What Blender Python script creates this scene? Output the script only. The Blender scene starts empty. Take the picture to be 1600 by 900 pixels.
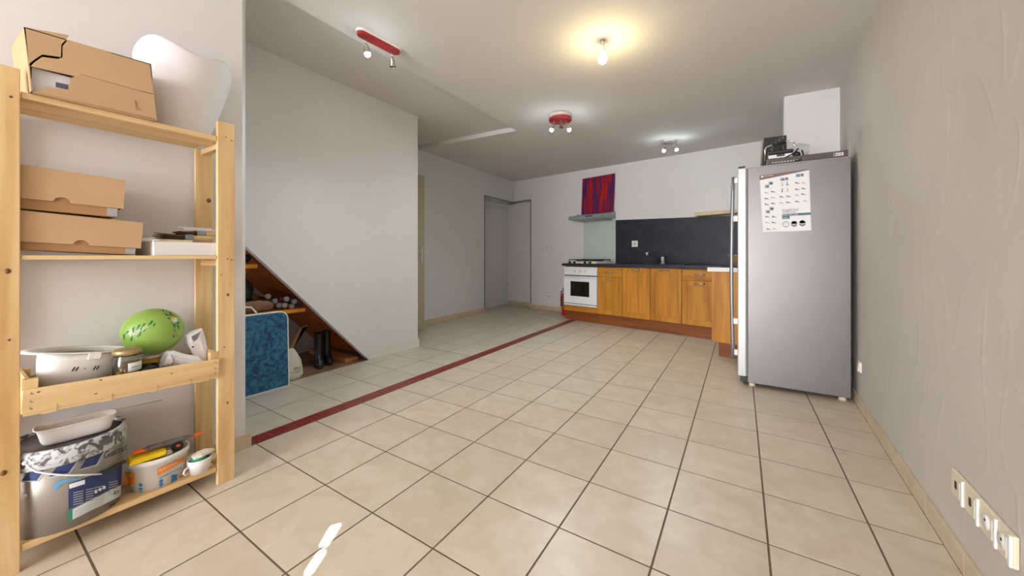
import bpy, bmesh, math, random
from mathutils import Vector, Matrix
random.seed(7)
R = math.radians
SC = bpy.context.scene
COL = SC.collection

# ------------------------------------------------------------------ camera
F, YAW, CY, EYE = 565.1, 0.5638, 401.0, 1.0          # pixels of a 1600x900 frame, radians, horizon row, metres
cam_d = bpy.data.cameras.new('camera')
cam = bpy.data.objects.new('camera', cam_d); COL.objects.link(cam)
cam.location = (0, 0, EYE); cam.rotation_euler = (R(90), 0, YAW)
cam_d.sensor_fit = 'HORIZONTAL'; cam_d.sensor_width = 36.0
cam_d.lens = 36.0 * F / 1600.0
cam_d.shift_y = (CY - 450.0) / 1600.0
cam_d.clip_start = 0.02
SC.camera = cam

# ------------------------------------------------------------------ light and exposure
SC.view_settings.view_transform = 'Standard'
SC.view_settings.look = 'None'
SC.view_settings.gamma = 1.0
SC.view_settings.use_curve_mapping = False
SC.view_settings.exposure = 0.12
world = bpy.data.worlds.new('sky'); SC.world = world
world.use_nodes = True
world.node_tree.nodes['Background'].inputs[0].default_value = (0.75, 0.86, 1.0, 1)
world.node_tree.nodes['Background'].inputs[1].default_value = 1.5
WIN = (-1.95, 0.20, 0.05, 2.25)                        # window behind the camera: x0, x1, z0, z1
FRONT_Y = -4.6

def lamp(name, kind, loc, energy, color=(1, 1, 1), rot=(0, 0, 0), **kw):
    d = bpy.data.lights.new(name, kind); d.energy = energy; d.color = color
    for k, v in kw.items(): setattr(d, k, v)
    o = bpy.data.objects.new(name, d); COL.objects.link(o)
    o.location = loc; o.rotation_euler = rot
    return o
lamp('window_daylight', 'AREA', ((WIN[0] + WIN[1]) / 2, FRONT_Y + 0.02, (WIN[2] + WIN[3]) / 2), 290, (0.93, 0.945, 1.0),
     (R(90), 0, 0), shape='RECTANGLE', size=WIN[1] - WIN[0], size_y=WIN[3] - WIN[2])
SUN_DIR = Vector((-0.02, 1.0, -0.375)).normalized()
sun = lamp('sun', 'SUN', (0, -9, 8), 70.0, (1.0, 0.96, 0.88), angle=R(0.03))
sun.rotation_euler = SUN_DIR.to_track_quat('-Z', 'Y').to_euler()

# ------------------------------------------------------------------ pixel helpers (frame 1600x900)
_c, _s = math.cos(YAW), math.sin(YAW)
def ray(u, v):
    x = (u - 800) / F; z = -(v - CY) / F
    return Vector((_c * x - _s, _s * x + _c, z))
EYEP = Vector((0, 0, EYE))
def fl(u, v, z=0.0):
    d = ray(u, v); return EYEP + d * ((z - EYE) / d.z)
def onX(u, v, X):
    d = ray(u, v); return EYEP + d * (X / d.x)
def onY(u, v, Y):
    d = ray(u, v); return EYEP + d * (Y / d.y)

# ------------------------------------------------------------------ materials
def lin(c):
    return tuple((x / 12.92 if x <= 0.04045 else ((x + 0.055) / 1.055) ** 2.4) for x in c)
def rgb(r, g, b): return lin((r / 255, g / 255, b / 255))
MATS = {}
def mat(name, col, rough=0.5, metal=0.0, var=0.0, vscale=4.0, stretch=(1, 1, 1), col2=None, bump=0.0, bscale=40.0,
        detail=4.0, emit=0.0, alpha_glass=False, rand=0.0, spec=None, coat=0.0, distort=0.0, lo=0.35, hi=0.65, bstretch=None):
    if name in MATS: return MATS[name]
    m = bpy.data.materials.new(name); m.use_nodes = True
    nt = m.node_tree; b = nt.nodes['Principled BSDF']
    b.inputs['Base Color'].default_value = (*col, 1)
    b.inputs['Roughness'].default_value = rough
    b.inputs['Metallic'].default_value = metal
    if spec is not None: b.inputs['Specular IOR Level'].default_value = spec
    if coat: b.inputs['Coat Weight'].default_value = coat; b.inputs['Coat Roughness'].default_value = 0.1
    if emit:
        b.inputs['Emission Color'].default_value = (*col, 1); b.inputs['Emission Strength'].default_value = emit
    if alpha_glass:
        b.inputs['Transmission Weight'].default_value = 1.0; b.inputs['IOR'].default_value = 1.45
    if var or bump or rand or col2:
        tc = nt.nodes.new('ShaderNodeTexCoord')
        oi = nt.nodes.new('ShaderNodeObjectInfo')
        add = nt.nodes.new('ShaderNodeVectorMath'); add.operation = 'MULTIPLY_ADD'
        nt.links.new(oi.outputs['Random'], add.inputs[0]); add.inputs[1].default_value = (9.1, 5.3, 7.7)
        nt.links.new(tc.outputs['Object'], add.inputs[2])
        vec = add.outputs[0]
    if var or col2:
        mp = nt.nodes.new('ShaderNodeMapping'); mp.inputs['Scale'].default_value = stretch
        nt.links.new(vec, mp.inputs['Vector'])
        n = nt.nodes.new('ShaderNodeTexNoise'); n.inputs['Scale'].default_value = vscale
        n.inputs['Detail'].default_value = detail; n.inputs['Distortion'].default_value = distort
        nt.links.new(mp.outputs[0], n.inputs['Vector'])
        cr = nt.nodes.new('ShaderNodeValToRGB'); cr.color_ramp.elements[0].position = lo; cr.color_ramp.elements[1].position = hi
        a = col2 if col2 else tuple(max(0, x * (1 - var)) for x in col)
        z = col if col2 else tuple(min(1, x * (1 + var * 0.6)) for x in col)
        cr.color_ramp.elements[0].color = (*a, 1); cr.color_ramp.elements[1].color = (*z, 1)
        nt.links.new(n.outputs['Fac'], cr.inputs[0])
        out = cr.outputs[0]
        if rand:
            hs = nt.nodes.new('ShaderNodeHueSaturation')
            mr = nt.nodes.new('ShaderNodeMapRange'); mr.inputs[3].default_value = 1 - rand; mr.inputs[4].default_value = 1 + rand
            nt.links.new(oi.outputs['Random'], mr.inputs[0]); nt.links.new(mr.outputs[0], hs.inputs['Value'])
            nt.links.new(out, hs.inputs['Color']); out = hs.outputs[0]
        nt.links.new(out, b.inputs['Base Color'])
    if bump:
        n2 = nt.nodes.new('ShaderNodeTexNoise'); n2.inputs['Scale'].default_value = bscale; n2.inputs['Detail'].default_value = 5
        if bstretch:
            mp2 = nt.nodes.new('ShaderNodeMapping'); mp2.inputs['Scale'].default_value = bstretch
            nt.links.new(vec, mp2.inputs['Vector']); nt.links.new(mp2.outputs[0], n2.inputs['Vector'])
        else: nt.links.new(vec, n2.inputs['Vector'])
        bp = nt.nodes.new('ShaderNodeBump'); bp.inputs['Strength'].default_value = bump; bp.inputs['Distance'].default_value = 0.01
        nt.links.new(n2.outputs['Fac'], bp.inputs['Height']); nt.links.new(bp.outputs[0], b.inputs['Normal'])
    MATS[name] = m
    return m

def wood(name, light, dark, axis=2, rough=0.55, scale=15.0):
    st = [1, 1, 1]; st[axis] = 0.07
    return mat(name, light, rough, col2=dark, vscale=scale, stretch=tuple(st), detail=5, distort=0.6, lo=0.3, hi=0.6, bump=0.05, bscale=60)

M_WALL = mat('painted_plaster_white', rgb(224, 220, 218), 0.85, var=0.03, vscale=1.3, bump=0.12, bscale=22)
M_WALLHALL = mat('painted_plaster_hall', rgb(218, 218, 217), 0.8, var=0.025, vscale=1.1, bump=0.08, bscale=18)
M_CEIL = mat('ceiling_paint', rgb(220, 215, 210), 0.9, var=0.03, vscale=0.9, bump=0.1, bscale=8)
M_TILE = mat('beige_floor_tile', rgb(210, 196, 176), 0.33, col2=rgb(197, 180, 157), vscale=9, detail=6, distort=0.8, rand=0.035, bump=0.03, bscale=30, lo=0.3, hi=0.7)
M_TILEH = mat('hall_floor_tile', rgb(206, 194, 179), 0.33, col2=rgb(196, 182, 164), vscale=7, detail=6, distort=0.8, rand=0.03, bump=0.03, bscale=30, lo=0.3, hi=0.7)
M_GROUT = mat('brown_grout', rgb(106, 90, 68), 0.95, var=0.15, vscale=30)
M_SKIRT = mat('beige_skirting_tile', rgb(212, 194, 164), 0.4, col2=rgb(198, 178, 148), vscale=9, rand=0.03)
M_SKIRTW = mat('white_skirting_paint', rgb(222, 217, 210), 0.6)
M_RED = mat('red_mosaic', rgb(138, 44, 38), 0.35, var=0.15, vscale=14, rand=0.1)
M_PINE_Z = wood('pine_upright', rgb(228, 198, 146), rgb(198, 156, 100), 2)
M_PINE_Y = wood('pine_lengthwise', rgb(230, 200, 148), rgb(198, 156, 100), 1)
M_PINE_X = wood('pine_crosswise', rgb(226, 196, 144), rgb(198, 156, 100), 0)
M_KNOT = mat('pine_knot', rgb(120, 78, 44), 0.6)
M_OAK_Z = wood('honey_oak_upright', rgb(200, 136, 40), rgb(170, 104, 22), 2, 0.42)
M_OAK_X = wood('honey_oak_lengthwise', rgb(196, 132, 38), rgb(166, 100, 22), 0, 0.42)
M_PLINTH = wood('dark_honey_plinth', rgb(142, 78, 26), rgb(112, 56, 16), 0, 0.5)
M_ORANGE = wood('orange_stained_board', rgb(176, 92, 30), rgb(140, 62, 16), 1, 0.55)
M_ORANGESH = wood('orange_shelf_edge', rgb(226, 150, 44), rgb(196, 118, 26), 1, 0.5)
M_SLATE = mat('dark_slate_laminate', rgb(44, 44, 56), 0.42, col2=rgb(30, 30, 40), vscale=5, distort=1.2, bump=0.06, bscale=25)
M_WORKTOP = mat('dark_worktop', rgb(52, 52, 60), 0.35, col2=rgb(38, 38, 46), vscale=12)
M_STEEL = mat('brushed_grey_steel', rgb(126, 122, 121), 0.40, 0.75, var=0.03, vscale=5, bump=0.015, bscale=6)
M_SILVER = mat('silver_door_paint', rgb(202, 201, 200), 0.35, 0.25)
M_CHROME = mat('chrome', rgb(205, 205, 205), 0.16, 1.0)
M_NICKEL = mat('satin_nickel', rgb(190, 184, 172), 0.32, 0.9)
M_ALU = mat('grey_aluminium', rgb(140, 145, 148), 0.4, 0.5)
M_WHITE = mat('white_plastic', rgb(232, 230, 226), 0.4)
M_WHITEENAMEL = mat('white_enamel', rgb(232, 232, 234), 0.25)
M_CREAM = mat('cream_plastic', rgb(226, 212, 186), 0.45)
M_BLACK = mat('black_plastic', rgb(24, 24, 26), 0.4)
M_BLACKRUB = mat('black_rubber', rgb(22, 21, 24), 0.35)
M_IRON = mat('black_iron', rgb(28, 28, 30), 0.6)
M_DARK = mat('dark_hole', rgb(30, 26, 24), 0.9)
M_CARD = mat('brown_cardboard', rgb(196, 162, 122), 0.85, var=0.05, vscale=3, bump=0.04, bscale=90)
M_CARDD = mat('brown_cardboard_inner', rgb(176, 134, 92), 0.9, var=0.06, vscale=4)
M_PAPER = mat('white_paper', rgb(232, 231, 232), 0.75)
M_DOOR = mat('beige_door_paint', rgb(180, 168, 144), 0.55, var=0.03, vscale=2)
M_LAMPRED = mat('red_lacquer', rgb(160, 24, 30), 0.3)
M_REDPAINT = mat('red_extinguisher_paint', rgb(196, 20, 22), 0.3)
M_COOL = mat('cool_bulb', (0.86, 0.97, 1.0), 0.5, emit=40)
M_WARM = mat('warm_bulb', (1.0, 0.88, 0.52), 0.5, emit=22)

# ------------------------------------------------------------------ mesh builder
class MB:
    def __init__(s, o=(0, 0, 0)): s.v = []; s.f = []; s.sm = []; s.o = Vector(o)
    def add(s, verts, faces, smooth=False):
        b = len(s.v); s.v += [Vector(p) for p in verts]
        for f in faces: s.f.append([i + b for i in f]); s.sm.append(smooth)
        return s
    def box(s, x0, x1, y0, y1, z0, z1):
        if x0 > x1: x0, x1 = x1, x0
        if y0 > y1: y0, y1 = y1, y0
        if z0 > z1: z0, z1 = z1, z0
        v = [(x0, y0, z0), (x1, y0, z0), (x1, y1, z0), (x0, y1, z0), (x0, y0, z1), (x1, y0, z1), (x1, y1, z1), (x0, y1, z1)]
        return s.add(v, [(0, 3, 2, 1), (4, 5, 6, 7), (0, 1, 5, 4), (1, 2, 6, 5), (2, 3, 7, 6), (3, 0, 4, 7)])
    def hexa(s, bot, top):
        return s.add(list(bot) + list(top), [(0, 3, 2, 1), (4, 5, 6, 7), (0, 1, 5, 4), (1, 2, 6, 5), (2, 3, 7, 6), (3, 0, 4, 7)])
    def prism(s, poly, z0, z1):                       # poly: ccw list of (x, y)
        n = len(poly)
        v = [(x, y, z0) for x, y in poly] + [(x, y, z1) for x, y in poly]
        return s.add(v, [tuple(range(n - 1, -1, -1)), tuple(range(n, 2 * n))] + [(i, (i + 1) % n, n + (i + 1) % n, n + i) for i in range(n)])
    def extrude(s, pts, d):                           # pts: planar polygon of 3d points, d: extrusion vector
        n = len(pts); d = Vector(d); p = [Vector(q) for q in pts]
        return s.add(p + [q + d for q in p], [tuple(range(n - 1, -1, -1)), tuple(range(n, 2 * n))] + [(i, (i + 1) % n, n + (i + 1) % n, n + i) for i in range(n)])
    def lathe(s, prof, c=(0, 0, 0), n=24, axis='Z', sx=1.0, sy=1.0, smooth=True, a0=0.0, a1=2 * math.pi):
        c = Vector(c); rings = []; full = abs(a1 - a0 - 2 * math.pi) < 1e-6
        m = n if full else n + 1
        V = []
        for r, z in prof:
            for k in range(m):
                a = a0 + (a1 - a0) * k / n
                p = (r * math.cos(a) * sx, r * math.sin(a) * sy, z)
                if axis == 'X': p = (p[2], p[0], p[1])
                if axis == 'Y': p = (p[1], p[2], p[0])
                V.append(c + Vector(p))
        Fc = []
        for i in range(len(prof) - 1):
            for k in range(n if full else m - 1):
                k2 = (k + 1) % m
                Fc.append((i * m + k, i * m + k2, (i + 1) * m + k2, (i + 1) * m + k))
        s.add(V, Fc, smooth)
        return s
    def cyl(s, p0, p1, r0, r1=None, n=14, smooth=True, caps=True):
        r1 = r0 if r1 is None else r1
        p0 = Vector(p0); p1 = Vector(p1); d = (p1 - p0).normalized()
        a = d.orthogonal().normalized(); b = d.cross(a)
        V = [p0 + (a * math.cos(t) + b * math.sin(t)) * r0 for t in [2 * math.pi * k / n for k in range(n)]]
        V += [p1 + (a * math.cos(t) + b * math.sin(t)) * r1 for t in [2 * math.pi * k / n for k in range(n)]]
        s.add(V, [(k, (k + 1) % n, n + (k + 1) % n, n + k) for k in range(n)], smooth)
        if caps: s.add(V, [tuple(range(n - 1, -1, -1)), tuple(range(n, 2 * n))])
        return s
    def tube(s, pts, r, n=8, closed=False):
        pts = [Vector(p) for p in pts]; rs = r if isinstance(r, (list, tuple)) else [r] * len(pts)
        V = []; L = len(pts); prev = None
        for i, p in enumerate(pts):
            if closed: t = pts[(i + 1) % L] - pts[i - 1]
            else: t = pts[min(i + 1, L - 1)] - pts[max(i - 1, 0)]
            t.normalize()
            a = t.orthogonal().normalized() if prev is None else (prev - t * prev.dot(t)).normalized()
            prev = a; b = t.cross(a)
            V += [p + (a * math.cos(2 * math.pi * k / n) + b * math.sin(2 * math.pi * k / n)) * rs[i] for k in range(n)]
        Fc = []
        for i in range(L if closed else L - 1):
            j = (i + 1) % L
            Fc += [(i * n + k, i * n + (k + 1) % n, j * n + (k + 1) % n, j * n + k) for k in range(n)]
        s.add(V, Fc, True)
        if not closed: s.add(V, [tuple(range(n - 1, -1, -1)), tuple(range((L - 1) * n, L * n))])
        return s
    def ball(s, c, rx, ry=None, rz=None, n=16, m=10):
        ry = rx if ry is None else ry; rz = rx if rz is None else rz
        c = Vector(c); V = []
        for i in range(m + 1):
            t = math.pi * i / m
            for k in range(n):
                a = 2 * math.pi * k / n
                V.append(c + Vector((rx * math.sin(t) * math.cos(a), ry * math.sin(t) * math.sin(a), rz * math.cos(t))))
        Fc = [(i * n + k, (i + 1) * n + k, (i + 1) * n + (k + 1) % n, i * n + (k + 1) % n) for i in range(m) for k in range(n)]
        return s.add(V, Fc, True)
    def loft(s, sections, caps=True, closed=True, smooth=True):
        n = len(sections[0]); V = [p for sec in sections for p in sec]
        Fc = []
        for i in range(len(sections) - 1):
            for k in range(n if closed else n - 1):
                Fc.append((i * n + k, i * n + (k + 1) % n, (i + 1) * n + (k + 1) % n, (i + 1) * n + k))
        s.add(V, Fc, smooth)
        if caps: s.add(V, [tuple(range(n - 1, -1, -1)), tuple(range((len(sections) - 1) * n, len(sections) * n))])
        return s
    def xf(s, M):
        s.v = [M @ p for p in s.v]; return s
    def mesh(s, name):
        me = bpy.data.meshes.new(name)
        me.from_pydata([tuple(p - s.o) for p in s.v], [], s.f)
        me.polygons.foreach_set('use_smooth', s.sm)
        bm = bmesh.new(); bm.from_mesh(me)
        bmesh.ops.remove_doubles(bm, verts=bm.verts, dist=1e-6)
        bmesh.ops.recalc_face_normals(bm, faces=bm.faces)
        bm.to_mesh(me); bm.free(); me.update()
        return me
    def build(s, name, m, parent=None, bevel=0.0, solid=0.0, sub=0):
        me = s.mesh(name); me.materials.append(m)
        return link(name, me, parent, bevel, solid, sub)

def link(name, me, parent=None, bevel=0.0, solid=0.0, sub=0):
    o = bpy.data.objects.new(name, me); COL.objects.link(o)
    if parent is not None: o.parent = parent
    if solid:
        md = o.modifiers.new('thickness', 'SOLIDIFY'); md.thickness = solid; md.offset = 0
    if bevel:
        md = o.modifiers.new('edge', 'BEVEL'); md.width = bevel; md.segments = 2; md.limit_method = 'ANGLE'; md.angle_limit = R(40)
    if sub:
        md = o.modifiers.new('smooth', 'SUBSURF'); md.levels = sub; md.render_levels = sub
    return o
def tag(o, label, cat, group=None):
    o['label'] = label; o['category'] = cat
    if group: o['group'] = group
    return o
def thing(name, label, cat, loc=(0, 0, 0), rz=0.0, group=None):
    o = bpy.data.objects.new(name, None); COL.objects.link(o)
    o.location = loc; o.rotation_euler = (0, 0, rz); o.empty_display_size = 0.05
    return tag(o, label, cat, group)
def struct(o, label=None):
    o['kind'] = 'structure'
    if label: o['label'] = label
    return o
def text(name, body, m, parent, fn, size=0.1, align='LEFT', off=(0, 0, 0)):
    cu = bpy.data.curves.new(name, 'FONT'); cu.body = body; cu.size = size; cu.align_x = align; cu.resolution_u = 2
    to = bpy.data.objects.new('tmp_text', cu); COL.objects.link(to)
    bpy.context.view_layer.update()
    me = bpy.data.meshes.new_from_object(to)
    bpy.data.objects.remove(to); bpy.data.curves.remove(cu)
    for v in me.vertices: v.co = Vector(fn(v.co.x, v.co.y)) - Vector(off)
    me.materials.clear(); me.materials.append(m); me.name = name
    return link(name, me, parent)

# ------------------------------------------------------------------ plan of the room
TX, TY, OX, OY = 0.3239, 0.3189, -1.8629, 0.9028       # tile pitch and origin of the main tile grid
KANG = R(-11.2)
P0 = Vector((-2.7646, 6.0262, 0.0))                    # a point at the foot of the kitchen wall
KX = Vector((math.cos(KANG), math.sin(KANG), 0)); KN = Vector((math.sin(KANG), -math.cos(KANG), 0))
def K(t, n=0.0, z=0.0): return P0 + KX * t + KN * n + Vector((0, 0, z))   # t along the kitchen wall, n out of it
def onK(u, v, n=0.0):
    A = K(0, n); d = ray(u, v); q = KN.dot(A - EYEP) / KN.dot(d); p = EYEP + d * q
    return (p - P0).dot(KX), p.z
def xr(y): return 0.601 + (y - 1.72) * 0.04408         # face of the right wall
def xh(y): return -3.897 - (y - 3.785) * 0.018         # face of the hall wall
def zc(x): return 2.437 - 0.024 * x                    # ceiling height
XS = -3.052                                            # face of the wall under the stairs
XN = -2.195                                            # face of the wall behind the pine rack
HC = (xh(6.26), 6.26)
# ------------------------------------------------------------------ the setting
def kbox(mb, t0, t1, n0, n1, z0, z1):
    b = [K(t0, n1, z0), K(t1, n1, z0), K(t1, n0, z0), K(t0, n0, z0)]
    return mb.hexa(b, [p + Vector((0, 0, z1 - z0)) for p in b])
ZT = 2.75
# right wall, with trowelled plaster relief
def relief_wall():
    m = mat('trowelled_plaster', rgb(198, 190, 182), 0.8, var=0.05, vscale=1.6)
    nt = m.node_tree; b = nt.nodes['Principled BSDF']
    tc = nt.nodes.new('ShaderNodeTexCoord')
    mp = nt.nodes.new('ShaderNodeMapping'); mp.inputs['Scale'].default_value = (1, 1.0, 0.55); nt.links.new(tc.outputs['Object'], mp.inputs[0])
    nz = nt.nodes.new('ShaderNodeTexNoise'); nz.inputs['Scale'].default_value = 2.2; nz.inputs['Detail'].default_value = 1.0
    nt.links.new(mp.outputs[0], nz.inputs['Vector'])
    vm = nt.nodes.new('ShaderNodeVectorMath'); vm.operation = 'MULTIPLY_ADD'; vm.inputs[1].default_value = (0.35, 0.35, 0.35)
    nt.links.new(nz.outputs['Color'], vm.inputs[0]); nt.links.new(mp.outputs[0], vm.inputs[2])
    vo = nt.nodes.new('ShaderNodeTexVoronoi'); vo.feature = 'SMOOTH_F1'; vo.inputs['Scale'].default_value = 6.8
    nt.links.new(vm.outputs[0], vo.inputs['Vector'])
    cr = nt.nodes.new('ShaderNodeValToRGB'); e = cr.color_ramp.elements
    e[0].position = 0.40; e[0].color = (0.3, 0.3, 0.3, 1); e[1].position = 0.50; e[1].color = (0.32, 0.32, 0.32, 1)
    k = e.new(0.45); k.color = (1, 1, 1, 1)
    nt.links.new(vo.outputs['Distance'], cr.inputs[0])
    n2 = nt.nodes.new('ShaderNodeTexNoise'); n2.inputs['Scale'].default_value = 14; nt.links.new(tc.outputs['Object'], n2.inputs['Vector'])
    mx = nt.nodes.new('ShaderNodeMath'); mx.operation = 'MULTIPLY_ADD'; mx.inputs[1].default_value = 0.5
    nt.links.new(n2.outputs['Fac'], mx.inputs[0]); nt.links.new(cr.outputs[0], mx.inputs[2])
    bp = nt.nodes.new('ShaderNodeBump'); bp.inputs['Strength'].default_value = 0.09; bp.inputs['Distance'].default_value = 0.012
    nt.links.new(mx.outputs[0], bp.inputs['Height']); nt.links.new(bp.outputs[0], b.inputs['Normal'])
    return m
M_RELIEF = relief_wall()
y0, y1 = -4.75, 5.7
struct(MB().prism([(xr(y0), y0), (xr(y0) + 0.15, y0), (xr(y1) + 0.15, y1), (xr(y1), y1)], 0, ZT).build('wall_right', M_RELIEF), 'greyish trowelled plaster wall')
# kitchen wall with its share of the corner niche
m = MB(); kbox(m, -0.718, 3.85, 0, -0.3, 0, ZT); kbox(m, -1.34, -0.718, 0, -0.3, 2.10, ZT); kbox(m, -1.75, -0.718, -0.14, -0.3, 0, 2.10)
struct(m.build('wall_back', M_WALL), 'white kitchen wall')
m = MB()
m.prism([(xh(2.7), 2.7), (xh(5.28), 5.28), (-4.35, 5.28), (-4.35, 2.7)], 0, ZT)
m.prism([(xh(5.28), 5.28), (HC[0], HC[1]), (HC[0] - 0.02, HC[1] + 0.2), (-4.35, 6.6), (-4.35, 5.28)], 2.10, ZT)
m.box(-4.35, -4.17, 5.28, 6.75, 0, 2.10)
struct(m.build('wall_hall', M_WALLHALL), 'white hall wall')
# wall under the stairs, cut along the slope
m = MB()
poly = [(2.225, 0), (2.855, 0), (2.855, ZT), (0.80, ZT), (0.80, 1.487)]
m.extrude([(XS, y, z) for y, z in poly], (-0.06, 0, 0))
m.prism([(XS - 0.06, 2.80), (XS - 0.06, 2.855), (xh(2.855) - 0.05, 2.855), (xh(2.8) - 0.05, 2.80)], 0, ZT)
struct(m.build('wall_stair', M_WALL), 'white wall cut off along the stair slope')
m = MB(); m.prism([(XN, -4.7), (XN, 0.842), (XN - 0.022, 0.864), (-3.13, 0.864), (-3.13, 0.70), (-2.40, 0.70), (-2.40, -4.7)], 0, ZT)
struct(m.build('wall_left', M_WALL), 'white wall behind the pine rack')
m = MB(); m.box(0.33, xr(4.08) + 0.05, 4.03, 4.13, 0, ZT)
struct(m.build('wall_partition', M_WALL), 'short white partition behind the fridge')
# wall behind the camera with the window that lights the room
m = MB(); x0, x1, z0, z1 = WIN; fy = FRONT_Y
m.box(-2.5, x0, fy - 0.2, fy, 0, ZT); m.box(x1, 0.6, fy - 0.2, fy, 0, ZT); m.box(x0, x1, fy - 0.2, fy, 0, z0); m.box(x0, x1, fy - 0.2, fy, z1, ZT)
struct(m.build('wall_front', M_WALL))
m = MB()
for a, b_ in ((x0, x0 + 0.06), (x1 - 0.06, x1), ((x0 + x1) / 2 - 0.05, (x0 + x1) / 2 + 0.05)): m.box(a, b_, fy - 0.16, fy - 0.09, z0, z1)
m.box(x0, x1, fy - 0.16, fy - 0.09, z0, z0 + 0.09); m.box(x0, x1, fy - 0.16, fy - 0.09, z1 - 0.06, z1)
struct(m.build('window_1', M_WHITE))
# ceiling: sloping a little, with a shallow raised field over the passage
def slab(mb, xa, xb, ya, yb, dz=0.0):
    mb.hexa([(xa, ya, zc(xa) + dz), (xb, ya, zc(xb) + dz), (xb, yb, zc(xb) + dz), (xa, yb, zc(xa) + dz)], [(xa, ya, 2.95), (xb, ya, 2.95), (xb, yb, 2.95), (xa, yb, 2.95)])
m = MB(); slab(m, -2.24, 1.0, -4.9, 7.0); slab(m, -4.45, -2.24, 3.65, 7.0); slab(m, -4.45, -2.24, 0.68, 3.65, 0.055); slab(m, -2.6, -2.24, -4.9, 0.68)
struct(m.build('ceiling', M_CEIL), 'pale grey painted ceiling')

# added unseen screen outside: blocks the sun except for two shaped slits
def build_sun_mask():
    Y = -9.0
    d = SUN_DIR
    def back(x, y): q = (Y - y) / d.y; return Vector((x + d.x * q, Y, d.z * q))
    lobes = [[(-1.288, 0.775), (-1.272, 0.800), (-1.255, 0.795), (-1.205, 0.715), (-1.208, 0.700), (-1.235, 0.705)],
             [(-1.215, 0.690), (-1.195, 0.700), (-1.180, 0.690), (-1.140, 0.625), (-1.150, 0.612), (-1.172, 0.622)]]
    bm = bmesh.new(); edges = []
    def loop(pts):
        vs = [bm.verts.new(p) for p in pts]
        for i in range(len(vs)): edges.append(bm.edges.new((vs[i], vs[(i + 1) % len(vs)])))
    loop([(-9, Y, 0), (9, Y, 0), (9, Y, 9), (-9, Y, 9)])
    for lb in lobes: loop([back(*p) for p in lb])
    bmesh.ops.triangle_fill(bm, use_beauty=True, edges=edges)
    me = bpy.data.meshes.new('sun_mask'); bm.to_mesh(me); bm.free(); me.materials.append(M_WALL)
    struct(link('sun_mask', me))
build_sun_mask()

# ------------------------------------------------------------------ floor
m = MB(); m.prism([(-4.5, -4.8), (1.0, -4.8), (1.0, 5.8), (-4.5, 6.9)], -0.08, -0.0012)
floor = struct(m.build('floor', M_GROUT), 'beige tiled floor with brown joints')
def clip(poly, a, b, c_):                              # keep a*x + b*y + c >= 0
    out = []
    for i in range(len(poly)):
        p, q = poly[i], poly[(i + 1) % len(poly)]
        dp = a * p[0] + b * p[1] + c_; dq = a * q[0] + b * q[1] + c_
        if dp >= 0: out.append(p)
        if dp * dq < 0: t = dp / (dp - dq); out.append((p[0] + t * (q[0] - p[0]), p[1] + t * (q[1] - p[1])))
    return out
def area(p): return 0.5 * abs(sum(p[i][0] * p[(i + 1) % len(p)][1] - p[(i + 1) % len(p)][0] * p[i][1] for i in range(len(p))))
RW = (-1.0, 0.04408, 0.601 - 1.72 * 0.04408 - 0.013)
def BW(n): return (KN.x, KN.y, -(KN.x * P0.x + KN.y * P0.y) - n)
G = 0.0035
TILES = {}
def tile(x0_, x1_, y0_, y1_, planes, mt, name='floor_tile', store=None):
    poly = [(x0_, y0_), (x1_, y0_), (x1_, y1_), (x0_, y1_)]
    full = area(poly)
    for pl in planes: 
        poly = clip(poly, *pl)
        if len(poly) < 3: return
    if area(poly) < 0.0012: return
    cx, cy = (x0_ + x1_) / 2, (y0_ + y1_) / 2
    if store is not None:
        store.prism(poly, -0.006, 0); return
    key = (round(x1_ - x0_, 4), round(y1_ - y0_, 4), mt.name)
    whole = abs(area(poly) - full) < 1e-7
    if whole and key in TILES: me = TILES[key]
    else:
        me = MB((cx, cy, 0)).prism(poly, -0.006, 0).mesh(name); me.materials.append(mt)
        if whole: TILES[key] = me
    o = link(name, me, floor); o.location = (cx, cy, 0)
far = MB()
for i in range(-1, 9):
    for j in range(-17, 16):
        xa, xb = OX + TX * i, OX + TX * (i + 1); ya, yb = OY + TY * j, OY + TY * (j + 1)
        tile(xa + G, xb - G, ya + 0.0034, yb - 0.0034, [RW, (0, 1, 4.58), BW(0.012)], M_TILE, store=far if yb < -0.5 else None)
o = far.build('floor_tiling', M_TILE, floor); o['kind'] = 'stuff'
XL = [-2.292, -2.594, -2.912, -3.236, -3.56, -3.884, -4.21]
for i in range(6):
    for j in range(-1, 19):
        xa, xb = XL[i + 1], XL[i]; ya, yb = 1.15 + 0.33 * (j - 1), 1.15 + 0.33 * j
        q = (xa + 0.0028, xb - 0.0028, ya + 0.0028, yb - 0.0028)
        if ya <= 2.85:
            tile(*q, [(0, 1, -0.866), (1, 0, 3.045), (0, -1, 2.85)], M_TILEH)
        tile(*q, [(0, 1, -2.86), (1, 0.018, 3.897 - 3.785 * 0.018), BW(0.0)], M_TILEH)
        tile(*q, [(0, 1, -5.285), (-1, -0.018, -3.897 + 3.785 * 0.018), (1, 0, 4.168), BW(-0.138)], M_TILEH)
        tile(*q, [(1, 0.018, 3.897 - 3.785 * 0.018), (-KX.x, -KX.y, KX.dot(P0) - 0.72), (KN.x * -1, KN.y * -1, KN.dot(P0)), BW(-0.138)], M_TILEH)
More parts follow.
